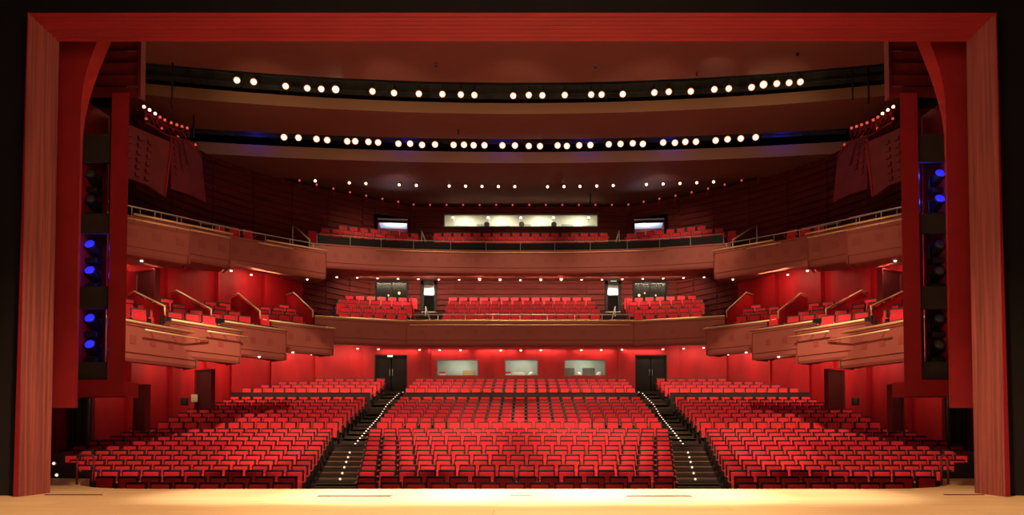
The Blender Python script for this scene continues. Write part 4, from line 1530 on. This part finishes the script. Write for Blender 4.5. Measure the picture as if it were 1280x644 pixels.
# lit vestibules
for s in (-1, 1):
    cx, cy = s * 7.5, 40.75
    rz = -0.12 * s
    e = empty('wall_vestibule', (cx, cy + 0.1, zub), rz)
    r = MB()
    W, H, D = 1.75, 2.1, 1.9
    r.box((0, D, H / 2), (W, 0.08, H))
    for q in (-1, 1):
        r.box((q * W / 2, D / 2, H / 2), (0.08, D, H))
    r.build('side', 'slat', e)
    MB().box((0, D / 2, H), (W, D, 0.08)).build('ceiling', 'blue_white', e)
    tb = MB().box((0, D - 0.15, 1.28), (W * 0.72, 0.10, 0.26))
    tb.build('light_table', 'blue_white', e)
    for q in (-1, 1):
        MB().box((q * W * 0.24, D - 0.15, 0.70), (0.10, 0.08, 0.92)).build('leg', 'blue_white', e)
    MB().box((0, D * 0.45, 0.0), (W, D * 0.9, 0.06)).build('threshold', 'carpet', e)
    MB().box((0, 0.05, H - 0.12), (W, 0.08, 0.16)).build('lintel', 'carpet', e)
    struct(e, 'small bluish lit vestibule opening in the slatted wall, %s of the top booth' % SIDE[s], 'vestibule')
    light('AREA', (cx, cy + 0.8, zub + 1.35), (cx, cy + 1.0, zub + 3), 26, (0.74, 0.82, 1.0), 0.5)
    light('AREA', (cx, cy + 0.5, zub + 1.6), (cx, cy + 2.0, zub + 1.2), 14, (0.74, 0.82, 1.0), 0.3)

# red lamps along the wall head
lamp0 = None


def wall_lamp(x, y, z, white, label):
    e = empty('wall_lamp', (x, y, z))
    MB().box((0, 0.05, -0.03), (0.10, 0.16, 0.04)).box((0, 0.1, -0.16), (0.04, 0.04, 0.26)).build('bracket', 'tower_red', e)
    MB().lathe([(0.03, 0), (0.055, 0.03), (0.055, 0.08), (0.02, 0.11)], None, 8).build('bulb', 'white_bulb' if white else 'red_bulb', e)
    return tag(e, label, 'lamp', 'lamps along the head of the slatted wall')


wl = []
full = [(x, y) for x, y in reversed(ARC)] + [(-x, y) for x, y in ARC]
pts = [Vector((x, y, 0)) for x, y in full]
tot = sum((b - a).length for a, b in zip(pts, pts[1:]))
NL = 46
for k in range(NL):
    d = (k + 0.5) / NL * tot
    for a, b in zip(pts, pts[1:]):
        L = (b - a).length
        if d <= L:
            q = a.lerp(b, d / L)
            break
        d -= L
    n_ = (Vector((0, 22, 0)) - q).normalized()
    lab = '%s lamp from the %s end of the slatted wall head' % (ORD[k] if k < NL / 2 else ORD[NL - 1 - k], 'left' if k < NL / 2 else 'right')
    wall_lamp(q.x + n_.x * 0.12, q.y + n_.y * 0.12, zut + 0.04, False, 'small red ' + lab)

# sail panels on the upper side walls, with a row of lamps on their heads
SAIL = [
    ([(152, 152), (214, 178), (206, 246), (186, 232), (166, 224), (148, 222)], 24.6, 26.6, 'nearer'),
    ([(213, 168), (236, 176), (252, 196), (258, 254), (240, 244), (214, 236)], 27.6, 30.0, 'farther'),
]
for s in (-1, 1):
    for pix, y0, y1, nm in SAIL:
        xs = [p[0] for p in pix]
        P3 = []
        for (px, py) in pix:
            t = (px - min(xs)) / (max(xs) - min(xs))
            q = P(px, py, y0 + (y1 - y0) * t)
            P3.append(Vector((-s * q.x, q.y, q.z)))
        O = P3[0].copy()
        e = empty('sail_panel', O)
        MB().prism([v - O for v in P3], (s * 0.14, 0.05, 0)).build('panel', 'dark_red', e)
        # square relief near the lower edge, post on the leading edge
        for a_ in range(3):
            for b_ in range(6):
                t1, t2 = 0.18 + 0.2 * a_, 0.14 + 0.13 * b_
                top_ = P3[0].lerp(P3[1], t1)
                bot_ = P3[-1].lerp(P3[2], t1)
                c_ = bot_.lerp(top_, t2) - O
                MB().box(c_ + Vector((-s * 0.02, -0.02, 0.1)), (0.17, 0.05, 0.14), None, math.atan2(P3[1].y - P3[0].y, P3[1].x - P3[0].x)).build('relief_square', 'dark_red', e)
        MB().tube([P3[1] - O, P3[2] - O], 0.05, None, 8).build('edge_tube', 'tower_red', e)
        tag(e, 'dark red hanging sail panel on the upper %s wall, the %s one' % (SIDE[s], nm), 'wall panel', 'sail panels on the upper walls')
    hd = [(180, 134), (187, 138), (194, 142.5), (200, 147), (206, 150.5), (214, 154), (221, 156.5), (227.5, 158.5), (234, 160.5)]
    tr = []
    for k, (px, py) in enumerate(hd):
        q = P(px, py, 25.4 + 0.42 * k)
        tr.append(Vector((-s * q.x, q.y, q.z - 0.16)))
        wall_lamp(-s * q.x, q.y, q.z - 0.04, k < 3, '%s small lamp from the stage on the %s sail panel truss' % (ORD[k], SIDE[s]))
    O = tr[0].copy()
    e = empty('lamp_truss', O)
    t_ = MB()
    for dz in (0.0, -0.35):
        t_.tube([v - O + Vector((0, 0.1, dz)) for v in tr], 0.03)
    t_.build('chord', 'tower_red', e)
    br = MB()
    for a, b in zip(tr, tr[1:]):
        br.tube([a - O + Vector((0, 0.1, 0)), b - O + Vector((0, 0.1, -0.35))], 0.02)
    br.build('lattice', 'tower_red', e)
    tag(e, 'red lattice lamp truss over the %s sail panels' % SIDE[s], 'truss')

# ------------------------------------------------------------------ ceiling reflectors
def ceil_panel(name, zb, th, yf, yr, sagf, sagr, label):
    mb = MB()
    N = 40
    vs = []
    for i in range(N + 1):
        x = -16.9 + 33.8 * i / N
        a = yf - sagf * (x / 15) ** 2
        b = yr - sagr * (x / 15) ** 2
        vs += [(x, a, zb), (x, b, zb), (x, b, zb + th), (x, a, zb + th)]
    fu, fl = [], []
    for i in range(N):
        p, q = 4 * i, 4 * i + 4
        fu += [(p, p + 1, q + 1, q), (p + 1, p + 2, q + 2, q + 1), (p + 2, p + 3, q + 3, q + 2)]
        fl += [(p + 3, p, q, q + 3)]
    mb.raw(vs, fu, 'ceil', True)
    mb.raw(vs, fl, 'ceil_lip', True)
    o = mb.build(name)
    for pl in o.data.polygons:
        pl.use_smooth = False
    struct(o, label, 'ceiling')


def zat(py, d):
    return P(652, py, d).z


Z1 = 15.0
d1r = PZ(652, 103.5, Z1).y
d2f = PZ(652, 129, Z1).y
z2b = zat(142.5, d2f)
d2r = PZ(652, 174, z2b).y
d3f = PZ(652, 190, z2b).y
z3b = zat(204, d3f)
d3r = PZ(652, 229, z3b).y
ceil_panel('ceiling', Z1, 0.35, 13.2, d1r, 0.0, 1.75, 'broad brown curved ceiling reflector nearest the stage')
ceil_panel('ceiling', z2b, Z1 - z2b, d2f, d2r, 1.75, 1.25, 'middle brown curved ceiling reflector between two rows of spotlights')
ceil_panel('ceiling', z3b, z2b - z3b, d3f, d3r, 1.25, 1.2, 'rearmost brown curved ceiling reflector above the row of small downlights')
ceil_panel('ceiling', zut + 0.35, 0.25, d3r + 0.7, 44.0, 1.2, 0.0, 'dark rear ceiling over the top seats')

# catwalk panels seen through the slots
for k, (yy, sg, z0, z1, nm) in enumerate(((d1r + 1.5, 1.75, Z1 + 0.25, Z1 + 1.9, 'front'), (d2r + 1.25, 1.25, z2b + 0.45, z2b + 1.9, 'rear'))):
    e = empty('catwalk', (0, yy, z0))
    pn, ps, rl = MB(), MB(), MB()
    N = 16
    for i in range(N):
        x0, x1 = -15.5 + 31 * i / N, -15.5 + 31 * (i + 1) / N
        a = (x0, yy - sg * (x0 / 15) ** 2)
        b = (x1, yy - sg * (x1 / 15) ** 2)
        c = ((a[0] + b[0]) / 2, (a[1] + b[1]) / 2 - yy)
        rz = math.atan2(b[1] - a[1], b[0] - a[0])
        pn.box((c[0], c[1] + 0.5, (z1 - z0) / 2), (1.9, 0.05, z1 - z0), None, rz)
        MB().box((a[0], a[1] - yy + 0.42, (z1 - z0) / 2), (0.07, 0.07, z1 - z0)).build('post', 'catwalk', e)
    for zz in (0.12, 0.5):
        rl.tube([(-15.5 + 31 * i / N, -sg * ((-15.5 + 31 * i / N) / 15) ** 2 + 0.3, zz) for i in range(N + 1)], 0.025)
    pn.build('panels', 'catwalk', e)
    rl.build('rail', 'catwalk', e)
    tag(e, 'dark grey catwalk behind the %s row of spotlights' % ('frontmost' if k == 0 else 'second'), 'catwalk')

# spotlights
S1 = [(296, 100), (317, 102), (357, 107.5), (384, 110), (401.5, 111), (419.5, 111.5), (465.5, 114), (492.5, 116), (523.5, 117), (553, 117.5), (576, 118), (593, 118.6),
      (641.5, 119.5), (661, 118.6), (678, 119), (706, 118.6), (739, 118), (752, 118), (778.5, 117.5), (818, 115.5), (836, 114.5), (863.5, 114), (893, 111.5), (911, 110.5),
      (939.5, 109), (954.5, 105.5), (971, 104.3), (986.5, 103.2), (1000.5, 102.2)]
S2 = [(355, 171.4), (373, 172), (395.6, 173.7), (409, 175), (434, 176.5), (444, 176.5), (460.5, 177.2), (472.6, 178), (498, 179.5), (512.7, 179.5), (527.6, 181), (543.8, 180.5),
      (567, 181), (580, 180.8), (592, 181.5), (605.6, 181.5), (628, 181.7), (643.7, 181.8), (661, 182.4), (675, 182.6), (697, 181.7), (708.6, 182.4), (724, 181.6), (738, 181.2),
      (761, 180.3), (775.7, 179.8), (791, 179), (803.6, 179.8), (829, 178), (843.7, 178.4), (856.7, 177.2), (870, 177), (894.6, 175.5), (909.5, 174), (926, 173), (944.6, 171.5)]
S3 = [(394, 226), (436.6, 228.5), (457.4, 229.4), (499, 231), (520.4, 231.8), (561.5, 232.5), (582, 232.7), (602.5, 233), (623, 233.2), (643.5, 233.3), (684.5, 233.4), (705, 233.2),
      (725, 233), (746, 232.5), (766.5, 232), (808, 230.5), (829, 230), (850, 229.3), (871, 228.4), (892, 227.3)]


def spotlight(first, loc, lensr, key, label, group, aim):
    e = empty('spotlight', loc)
    R = (Vector(aim) - Vector(loc)).to_track_quat('Z', 'Y').to_matrix()
    r = lensr
    h = MB().lathe([(r * 0.55, -0.42), (r * 0.9, -0.36), (r * 1.1, -0.10), (r * 1.18, -0.02), (r * 1.18, 0.03), (r * 1.02, 0.03)], None, 12, R).build('housing', 'can', e)
    MB().lathe([(r * 1.02, 0.025), (r * 1.28, 0.035), (r * 1.26, 0.045), (r * 1.0, 0.05)], None, 14, R).build('rim', 'lens_rim', h)
    MB().lathe([(r, 0.032), (r * 0.9, 0.05), (r * 0.4, 0.065)], None, 14, R).build('lens', key, e)
    y = MB()
    top = r * 1.9 + 0.25
    y.tube([R @ Vector((r * 1.3, 0, -0.18)), (r * 1.3, 0.1, r * 1.7), (-r * 1.3, 0.1, r * 1.7), R @ Vector((-r * 1.3, 0, -0.18))], 0.018, None, 6)
    y.tube([(0, 0.1, r * 1.7), (0, 0.12, top)], 0.022, None, 6)
    y.build('yoke', 'can', e)
    return tag(e, label, 'spotlight', group)


def bar(name, pts, label):
    O = pts[0].copy()
    e = empty(name, O)
    MB().tube([p - O for p in pts], 0.03, None, 8).build('tube', 'can', e)
    hg = MB()
    for p in pts[::3]:
        hg.tube([p - O, p - O + Vector((0, 0, 1.6))], 0.012)
    hg.build('hanger', 'can', e)
    tag(e, label, 'lighting bar')


def half_ord(k, n):
    return '%s from the %s end' % ((ORD[k], 'left') if k < n / 2 else (ORD[n - 1 - k], 'right'))


for (L, yc, sg, r, nm) in ((S1, d1r + 0.95, 1.75, 0.105, 'frontmost ceiling row'), (S2, d2r + 0.75, 1.25, 0.120, 'second ceiling row')):
    bp = []
    for k, (px, py) in enumerate(L):
        x = P(px, py, yc).x
        y = yc - sg * (x / 15) ** 2
        q = P(px, py, y)
        hot = nm.startswith('front') and k in (5, 25)
        spotlight(None, q, r * (1.15 if hot else 1.0), 'lens_hot' if hot else 'lens', '%s spotlight in the %s, %s' % ('dazzling lit' if hot else 'lit', nm, half_ord(k, len(L))), 'spotlights hanging in the ceiling slots', (q.x * 0.25, 11, 1.0))
        bp.append(q + Vector((0, 0.12, r * 1.9 + 0.27)))
    bar('lighting_bar', [bp[0] + Vector((-2.5, -0.3, 0.05))] + bp + [bp[-1] + Vector((2.5, -0.3, 0.05))], 'curved black lighting bar carrying the %s of spotlights' % nm)
for k, (px, py) in enumerate(S3):
    q = P(px, py, d3r + 0.45)
    x = q.x
    q = P(px, py, d3r + 0.45 - 1.2 * (x / 15) ** 2)
    e = spotlight(None, q, 0.065, 'lens', 'small bright spotlight in the rearmost ceiling row, %s' % half_ord(k, len(S3)), 'small spotlights of the rearmost ceiling row', (q.x * 0.25, 11, 1.0))

# hanging cables, microphones and rods under the ceiling
HANG = [(376, 78, 100, 29.6, 'rod'), (387, 52, 78, 27, 'pulley'), (388, 95, 131, 29.7, 'rod'), (425, 55, 128, 30.0, 'microphone'), (392, 130, 166, 33, 'rod'), (555, 84, 103, 29, 'rod'), (566, 88, 102, 29, 'rod'),
        (573, 130, 168, 31.5, 'rod'), (545, 60, 84, 26.5, 'microphone'), (729, 88, 104, 28.6, 'rod'), (744, 60, 86, 26.5, 'microphone'), (650, 196, 208, 34.6, 'microphone'), (738, 233, 268, 40, 'rod'), (871, 58, 95, 27.2, 'rod'),
        (909, 56, 135, 30.2, 'rod'), (917, 55, 132, 30.3, 'rod'), (215, 62, 136, 26.5, 'rod'), (242, 110, 172, 30.0, 'rod'), (997, 58, 70, 25.8, 'microphone'), (1066, 70, 125, 28.0, 'rod'), (1086, 72, 130, 28.0, 'rod'), (292, 58, 68, 26.0, 'microphone')]
cnt = {'rod': 0, 'pulley': 0, 'microphone': 0}
for (px, y0, y1, d, kd) in HANG:
    a, b = P(px, y0, d), P(px, y1, d)
    zt_ = 15.05
    name = {'rod': 'hanging_rod', 'pulley': 'pulley_block', 'microphone': 'hanging_microphone'}[kd]
    e = empty(name, b)
    L = zt_ - b.z
    cnt[kd] += 1
    if kd == 'rod':
        MB().tube([(0, 0, 0), (0, 0, a.z - b.z)], 0.035, None, 6).build('rod', 'cable', e)
        MB().tube([(0, 0, a.z - b.z), (0, 0, max(L, a.z - b.z + 0.2))], 0.010, None, 5).build('cable', 'cable', e)
        lab = 'thin black rod hanging below the ceiling, %s from the left' % ORD[cnt[kd] - 1]
    elif kd == 'pulley':
        MB().lathe([(0.06, -0.05), (0.20, -0.04), (0.20, 0.04), (0.06, 0.05)], None, 14, Matrix.Rotation(PI / 2, 3, 'X'), (0, 0, 0.15)).build('wheel', 'cable', e)
        MB().tube([(0, 0, 0.3), (0, 0, max(L, 0.5))], 0.02, None, 6).build('cable', 'cable', e)
        lab = 'dark round pulley block hung near the header by the dazzling left spotlight'
    else:
        MB().lathe([(0.03, 0), (0.06, 0.05), (0.06, 0.16), (0.03, 0.22)], None, 10).build('capsule', 'can', e)
        MB().tube([(0, 0, 0.2), (0, 0, max(L, 0.5))], 0.010, None, 5).build('cable', 'cable', e)
        lab = 'small black microphone hanging below the ceiling, %s from the left' % ORD[cnt[kd] - 1]
    tag(e, lab, {'rod': 'hanging rod', 'pulley': 'pulley', 'microphone': 'microphone'}[kd])
# number rods and microphones from left to right
for nm, kd in (('hanging_rod', 'rod'), ('hanging_microphone', 'microphone')):
    L = sorted([o for o in COL.objects if o.name.split('.')[0] == nm and o.parent is None], key=lambda o: o.location.x / o.location.y)
    for k, o in enumerate(L):
        o['label'] = ('thin black rod hanging below the ceiling, %s from the left' if kd == 'rod' else 'small black microphone hanging below the ceiling, %s from the left') % ORD[k]

# ------------------------------------------------------------------ downlights under the balconies
DL_U = [(421 + 25.5 * k, interp(421 + 25.5 * k, [(400, 345.5), (470, 347.5), (560, 349.3), (652, 350), (745, 349.3), (830, 347.7), (905, 345.5)])) for k in range(20)]
DL_L = [(447, 435.5), (473, 436.3), (524.5, 437), (549.5, 437.3), (575.5, 437.5), (626, 437.7), (651, 437.7), (676, 437.5), (726.5, 437.3), (751.5, 437.2), (777.5, 436.8), (828.5, 436.3), (854.5, 435.4), (879.5, 434.5)]


def downlight(q, r, label, group):
    e = empty('downlight', q)
    MB().lathe([(r * 1.5, 0.05), (r * 1.5, 0.0), (r * 1.1, -0.008)], None, 12).build('trim_ring', 'tan', e)
    MB().lathe([(r, 0.02), (r, -0.02), (r * 0.6, -0.05)], None, 12).build('lens', 'down', e)
    return tag(e, label, 'downlight', group)


for k, (px, py) in enumerate(DL_U):
    q = P(px, py, 37.4 - 0.02 * abs(px - 652) * 0.4)
    downlight(q, 0.055, 'round downlight under the upper balcony, %s' % half_ord(k, 20), 'downlights under the upper balcony')
for k, (px, py) in enumerate(DL_L):
    q = P(px, py, 36.2)
    downlight(q, 0.055, 'round downlight under the lower balcony, %s' % half_ord(k, 14), 'downlights under the lower balcony')
SD = [(177, 325.5, 24.4, 'upper'), (289, 338, 28.6, 'upper'), (314, 343, 29.4, 'upper'), (384, 349, 33, 'upper'), (161, 450.5, 21.6, 'lower'), (189, 453.5, 23.5, 'lower'), (264, 448.5, 24.6, 'lower'), (324, 445.5, 27, 'lower'), (366, 440, 29.6, 'lower'), (389, 442.5, 31, 'lower')]
for s in (-1, 1):
    cu = {'upper': 0, 'lower': 0}
    for (px, py, d, lv) in SD:
        q = P(px, py, d)
        cu[lv] += 1
        downlight(Vector((-s * q.x, q.y, q.z)), 0.05, 'downlight under the %s %s side boxes, %s from the tower' % (SIDE[s], lv, ORD[cu[lv] - 1]), 'downlights under the side boxes')

# ------------------------------------------------------------------ stage-side stairs, hoops, curtains
for s in (-1, 1):
    e = empty('side_stair', (s * 10.6, 16.3, -1.15))
    O = Vector(e.location)
    mb = MB()
    for k in range(6):
        mb.box(Vector((s * (10.4 + 0.36 * k), 17.6, (-1.15 + (-0.75 + 0.24 * k)) / 2)) - O, (0.36, 2.4, 0.40 + 0.24 * k))
    mb.build('steps', 'black', e)
    tag(e, 'black side stair between the stage and the %s stalls block' % SIDE[s], 'stair')
    for k, (px, py) in enumerate(((68, 579.5), (71.5, 594), (74.5, 602.5)) if s < 0 else ((1220, 602),)):
        q = P(px, py, 16.2)
        l_ = copy_tree(sl0)
        l_.location = (q.x, q.y, q.z)
        l_.rotation_euler = (PI / 2, 0, 0)
        tag(l_, '%s white step light from the top at the %s side stair' % (ORD[k], SIDE[s]), 'step light', 'step lights on the side stairs')
    q0 = PZ(96 if s < 0 else 1177, 606, 0)
    q1 = PZ(110 if s < 0 else 1192, 607, 0)
    h = MB()
    e = empty('hoop_rail', q0)
    w = q1.x - q0.x
    MB().tube([(0, 0, 0.55), (0.03, 0, 0.60), (w - 0.03, 0, 0.60), (w, 0, 0.55)], 0.022, None, 8).build('rail', 'dark_red', e)
    for x in (0, w):
        MB().tube([(x, 0, 0), (x, 0, 0.57)], 0.022, None, 8).build('post', 'dark_red', e)
    tag(e, 'low dark red hoop rail on the stage lip before the %s stalls block' % SIDE[s], 'rail')
    # wall under the tower and dark passage curtain
    struct(MB().box((s * 15.45, 24.6, 1.2), (1.2, 0.2, 5.2)).build('wall_passage_%s' % SIDE[s], 'dark_red'))
    q = P(99, 520, 24.3)
    cu = MB()
    N = 24
    vs = []
    for zz in (-0.45, 2.9):
        for i in range(N + 1):
            vs.append((-s * (q.x - 0.3 + 0.6 * i / N), 24.3 + 0.05 * math.sin(i * 1.9), zz))
    for zz in (-0.45, 2.9):
        for i in range(N + 1):
            vs.append((-s * (q.x - 0.3 + 0.6 * i / N), 24.36 + 0.05 * math.sin(i * 1.9), zz))
    n = N + 1
    fs = [(i, i + 1, n + i + 1, n + i) for i in range(N)] + [(2 * n + i, 2 * n + i + 1, 3 * n + i + 1, 3 * n + i) for i in range(N)]
    fs += [(i, i + 1, 2 * n + i + 1, 2 * n + i) for i in range(N)] + [(n + i, n + i + 1, 3 * n + i + 1, 3 * n + i) for i in range(N)]
    fs += [(0, n, 3 * n, 2 * n), (N, n + N, 3 * n + N, 2 * n + N)]
    cu.raw(vs, fs, None, True)
    tag(cu.build('curtain', 'leather'), 'dark greenish curtain in the passage below the %s lighting tower' % SIDE[s], 'curtain')

# ------------------------------------------------------------------ lights
WARM = (1.0, 0.76, 0.50)
WHITE = (1.0, 0.88, 0.70)
# apron
for x, e_ in ((-4.4, 15000), (-2.0, 30000), (0.3, 36000), (2.6, 30000), (5.0, 15000)):
    light('SPOT', (x * 1.05, 14.6, 13.5), (x, 12.75, 0), e_, WHITE, 0.25, 21, 1.0)
light('SPOT', (0, 8.6, 12.0), (0, 10.6, 0), 13500, WARM, 0.3, 50, 1.0)
for s in (-1, 1):
    light('SPOT', (s * 4.6, 8.6, 11.5), (s * 6.6, 10.9, 0), 6500, (1.0, 0.66, 0.40), 0.3, 48, 1.0)
# stalls seats, from a bridge over the stage lip
for x, tx, ty, e_, an in ((-4.5, -10.8, 23.0, 7400, 35), (-3, -4.8, 22.6, 6000, 36), (0, 0.2, 22.6, 6000, 36), (3, 4.8, 22.6, 6000, 36), (4.5, 10.8, 23.0, 7400, 35),
                          (-5, -10.2, 29.6, 6800, 25), (-2.4, -3.4, 29.4, 7400, 23), (2.4, 3.2, 29.4, 7400, 23), (0, 0, 29.0, 3600, 20), (5, 10.2, 29.6, 6800, 25)):
    light('SPOT', (x, 13.6, 12.0), (tx, ty, 1.2), e_, WARM, 0.12, an, 0.3)
# under-balcony light on the last rows
for x, y, e_ in ((-13.2, 32.4, 70), (-10.6, 33.6, 80), (-7.6, 33.9, 80), (-3.8, 33.9, 80), (0, 33.9, 80), (3.8, 33.9, 80), (7.6, 33.9, 80), (10.6, 33.6, 80), (13.2, 32.4, 70)):
    light('AREA', (x, y, 4.55), (x * 1.02, y + 2.6, 3.0), e_, WARM, 2.0, size_y=0.3)
# balcony seats
for x in (-9, -4.5, 0, 4.5, 9):
    light('SPOT', (x * 0.8, 26, 14.2), (x * 1.0, 36.2, 7.0), 1900, WARM, 0.3, 34, 0.95)
    light('SPOT', (x * 0.8, 35.0, 13.6), (x * 1.0, 39.2, 11.2), 330, WARM, 0.3, 56, 0.95)
# balcony fronts, unseen fill spots added near the stage lip
for x, y, tx, ty, tz, e_ in ((-5, 14, -12, 24, 7.4, 1250), (5, 14, 12, 24, 7.4, 1250), (-3, 16, -7, 33, 8.0, 1300), (3, 16, 7, 33, 8.0, 1300), (0, 16, 0, 33.5, 8.0, 900), (-4, 14, -10.5, 25, 4.2, 40), (4, 14, 10.5, 25, 4.2, 40)):
    light('SPOT', (x, y, 10.6), (tx, ty, tz), e_, (1.0, 0.66, 0.42), 1.6, 22 if abs(tx) > 8 else 44, 0.95)
# wash along the walls below the lower balcony
for x in (-7, -4.2, -1.4, 1.4, 4.2, 7):
    light('AREA', (x, 40.2, 5.45), (x, 40.45, 3.6), 22, WARM, 2.2, size_y=0.08)
for s in (-1, 1):
    for (x, y, z, tx, ty, tz, e_) in ((14.6, 26.2, 3.6, 15.6, 26.6, 1.6, 30), (14.4, 29.6, 4.1, 15.4, 30.0, 2.2, 30), (14.2, 32.6, 4.5, 15.3, 33.0, 2.8, 30), (13.8, 35.2, 4.9, 15.0, 35.8, 3.2, 30), (12.0, 37.9, 5.25, 13.0, 39.0, 3.6, 30), (9.6, 39.2, 5.4, 10.2, 40.2, 3.8, 30)):
        light('AREA', (s * x, y, z), (s * tx, ty, tz), e_, WARM, 1.8, size_y=0.1)
    for (x, y, z, tx, ty, tz, e_) in ((13.4, 22.4, 6.3, 15.0, 23.0, 4.9, 34), (12.9, 25.6, 6.9, 14.4, 26.4, 5.3, 34), (12.0, 28.3, 7.5, 13.4, 29.2, 5.8, 36), (11.0, 31.0, 7.9, 12.3, 32.0, 6.2, 34), (9.9, 33.0, 8.2, 11.2, 34.2, 6.5, 28)):
        light('AREA', (s * x, y, z), (s * tx, ty, tz), e_, WARM, 1.6, size_y=0.1)
for x in (-7.5, -4.5, -1.5, 1.5, 4.5, 7.5):
    light('AREA', (x, 36.9, 8.85), (x, 38.6, 7.0), 75, WARM, 2.4, size_y=0.25)
# unseen area lights added before the upper balcony edge to brighten the rail below
for x in (-7.0, -2.5, 2.5, 7.0):
    l_ = light('AREA', (x, 33.3 if abs(x) < 5 else 32.6, 8.4), (x, 32.7 if abs(x) < 5 else 32.0, 6.0), 26, WARM, 4.4, size_y=0.1)
    l_.data.spread = math.radians(50)
# unseen spots added to graze the joints of the side walls
for s in (-1, 1):
    for (px, py, d) in ((161, 457, 25.6), (191, 464, 26.9), (273, 461, 31.3), (312, 452, 33.5), (384, 445, 37.2)):
        q = P(px, py, d)
        light('SPOT', (-s * (q.x + 0.12), q.y - 0.15, q.z + 0.25), (-s * (q.x - 0.06), q.y + 0.05, q.z - 1.0), 26, WARM, 0.03, 34, 0.4)
# unseen area light added in place of general bounce in the hall
light('AREA', (0, 24, 14.8), (0, 25, 0), 260, (1.0, 0.66, 0.42), 20, size_y=5)
# ceiling reflectors, lit by an added area light in place of stage bounce
light('AREA', (0, 19, 2.5), (0, 27, 14.5), 330, (1.0, 0.60, 0.38), 16, size_y=3)
# lips of the ceiling reflectors
for x in (-10, -5, 0, 5, 10):
    light('SPOT', (x, d1r - 3.5, 13.0), (x * 1.02, d2f, Z1 - 0.1), 110, (1.0, 0.68, 0.40), 0.3, 70, 0.9)
# light from the stage on the proscenium frame
light('AREA', (0, 4.5, 6.5), (0, 12.5, 6.0), 330, (1.0, 0.62, 0.45), 9, size_y=3)
# unseen spots added for the pale patches on the rear reflector and the front one
for px in (500, 822):
    q = P(px, 219, 36.2)
    light('SPOT', (q.x, 35.6, q.z - 1.3), (q.x * 1.02, 36.9, q.z + 0.1), 22, (0.9, 0.92, 1.0), 0.2, 95, 1.0)
q = P(893, 86, 26.6)
light('SPOT', (q.x - 0.4, 25.6, q.z - 1.2), q, 14, (1.0, 0.95, 0.8), 0.02, 50, 0.8)
# blue work lights in the second slot
for px in (322, 505, 628, 735, 840, 975):
    q = P(px, 180, d2r + 0.9)
    light('POINT', (q.x, q.y - 1.2 * (q.x / 15) ** 2 + 0.2, q.z + 0.45), None, 16, (0.03, 0.03, 1.0), 0.1)

# ------------------------------------------------------------------ world, camera, colour
w = bpy.data.worlds.new('dark_house')
SC.world = w
w.use_nodes = True
w.node_tree.nodes['Background'].inputs['Color'].default_value = (0.02, 0.008, 0.006, 1)
w.node_tree.nodes['Background'].inputs['Strength'].default_value = 0.15

cam = bpy.data.cameras.new('camera')
cam.sensor_width = 36
cam.sensor_fit = 'HORIZONTAL'
cam.lens = F / 1280 * 36
cam.shift_x = (640 - PX0) / 1280
cam.shift_y = (PY0 - 322) / 1280
cam.clip_end = 200
co = bpy.data.objects.new('camera', cam)
COL.objects.link(co)
co.location = (CX, 0, CZ)
co.rotation_euler = (PI / 2 + TH, 0, 0)
SC.camera = co
SC.view_settings.view_transform = 'Standard'
SC.view_settings.look = 'None'
SC.view_settings.exposure = 0.0
SC.view_settings.gamma = 1.0
SC.view_settings.use_curve_mapping = False
SC.cycles.use_denoising = True
SC.cycles.max_bounces = 5
SC.cycles.diffuse_bounces = 3
SC.cycles.glossy_bounces = 2
SC.cycles.transparent_max_bounces = 6
SC.cycles.sample_clamp_indirect = 4.0
print('SEATS detailed', len(detail), 'mass', len(rest), 'objects', len(bpy.data.objects))
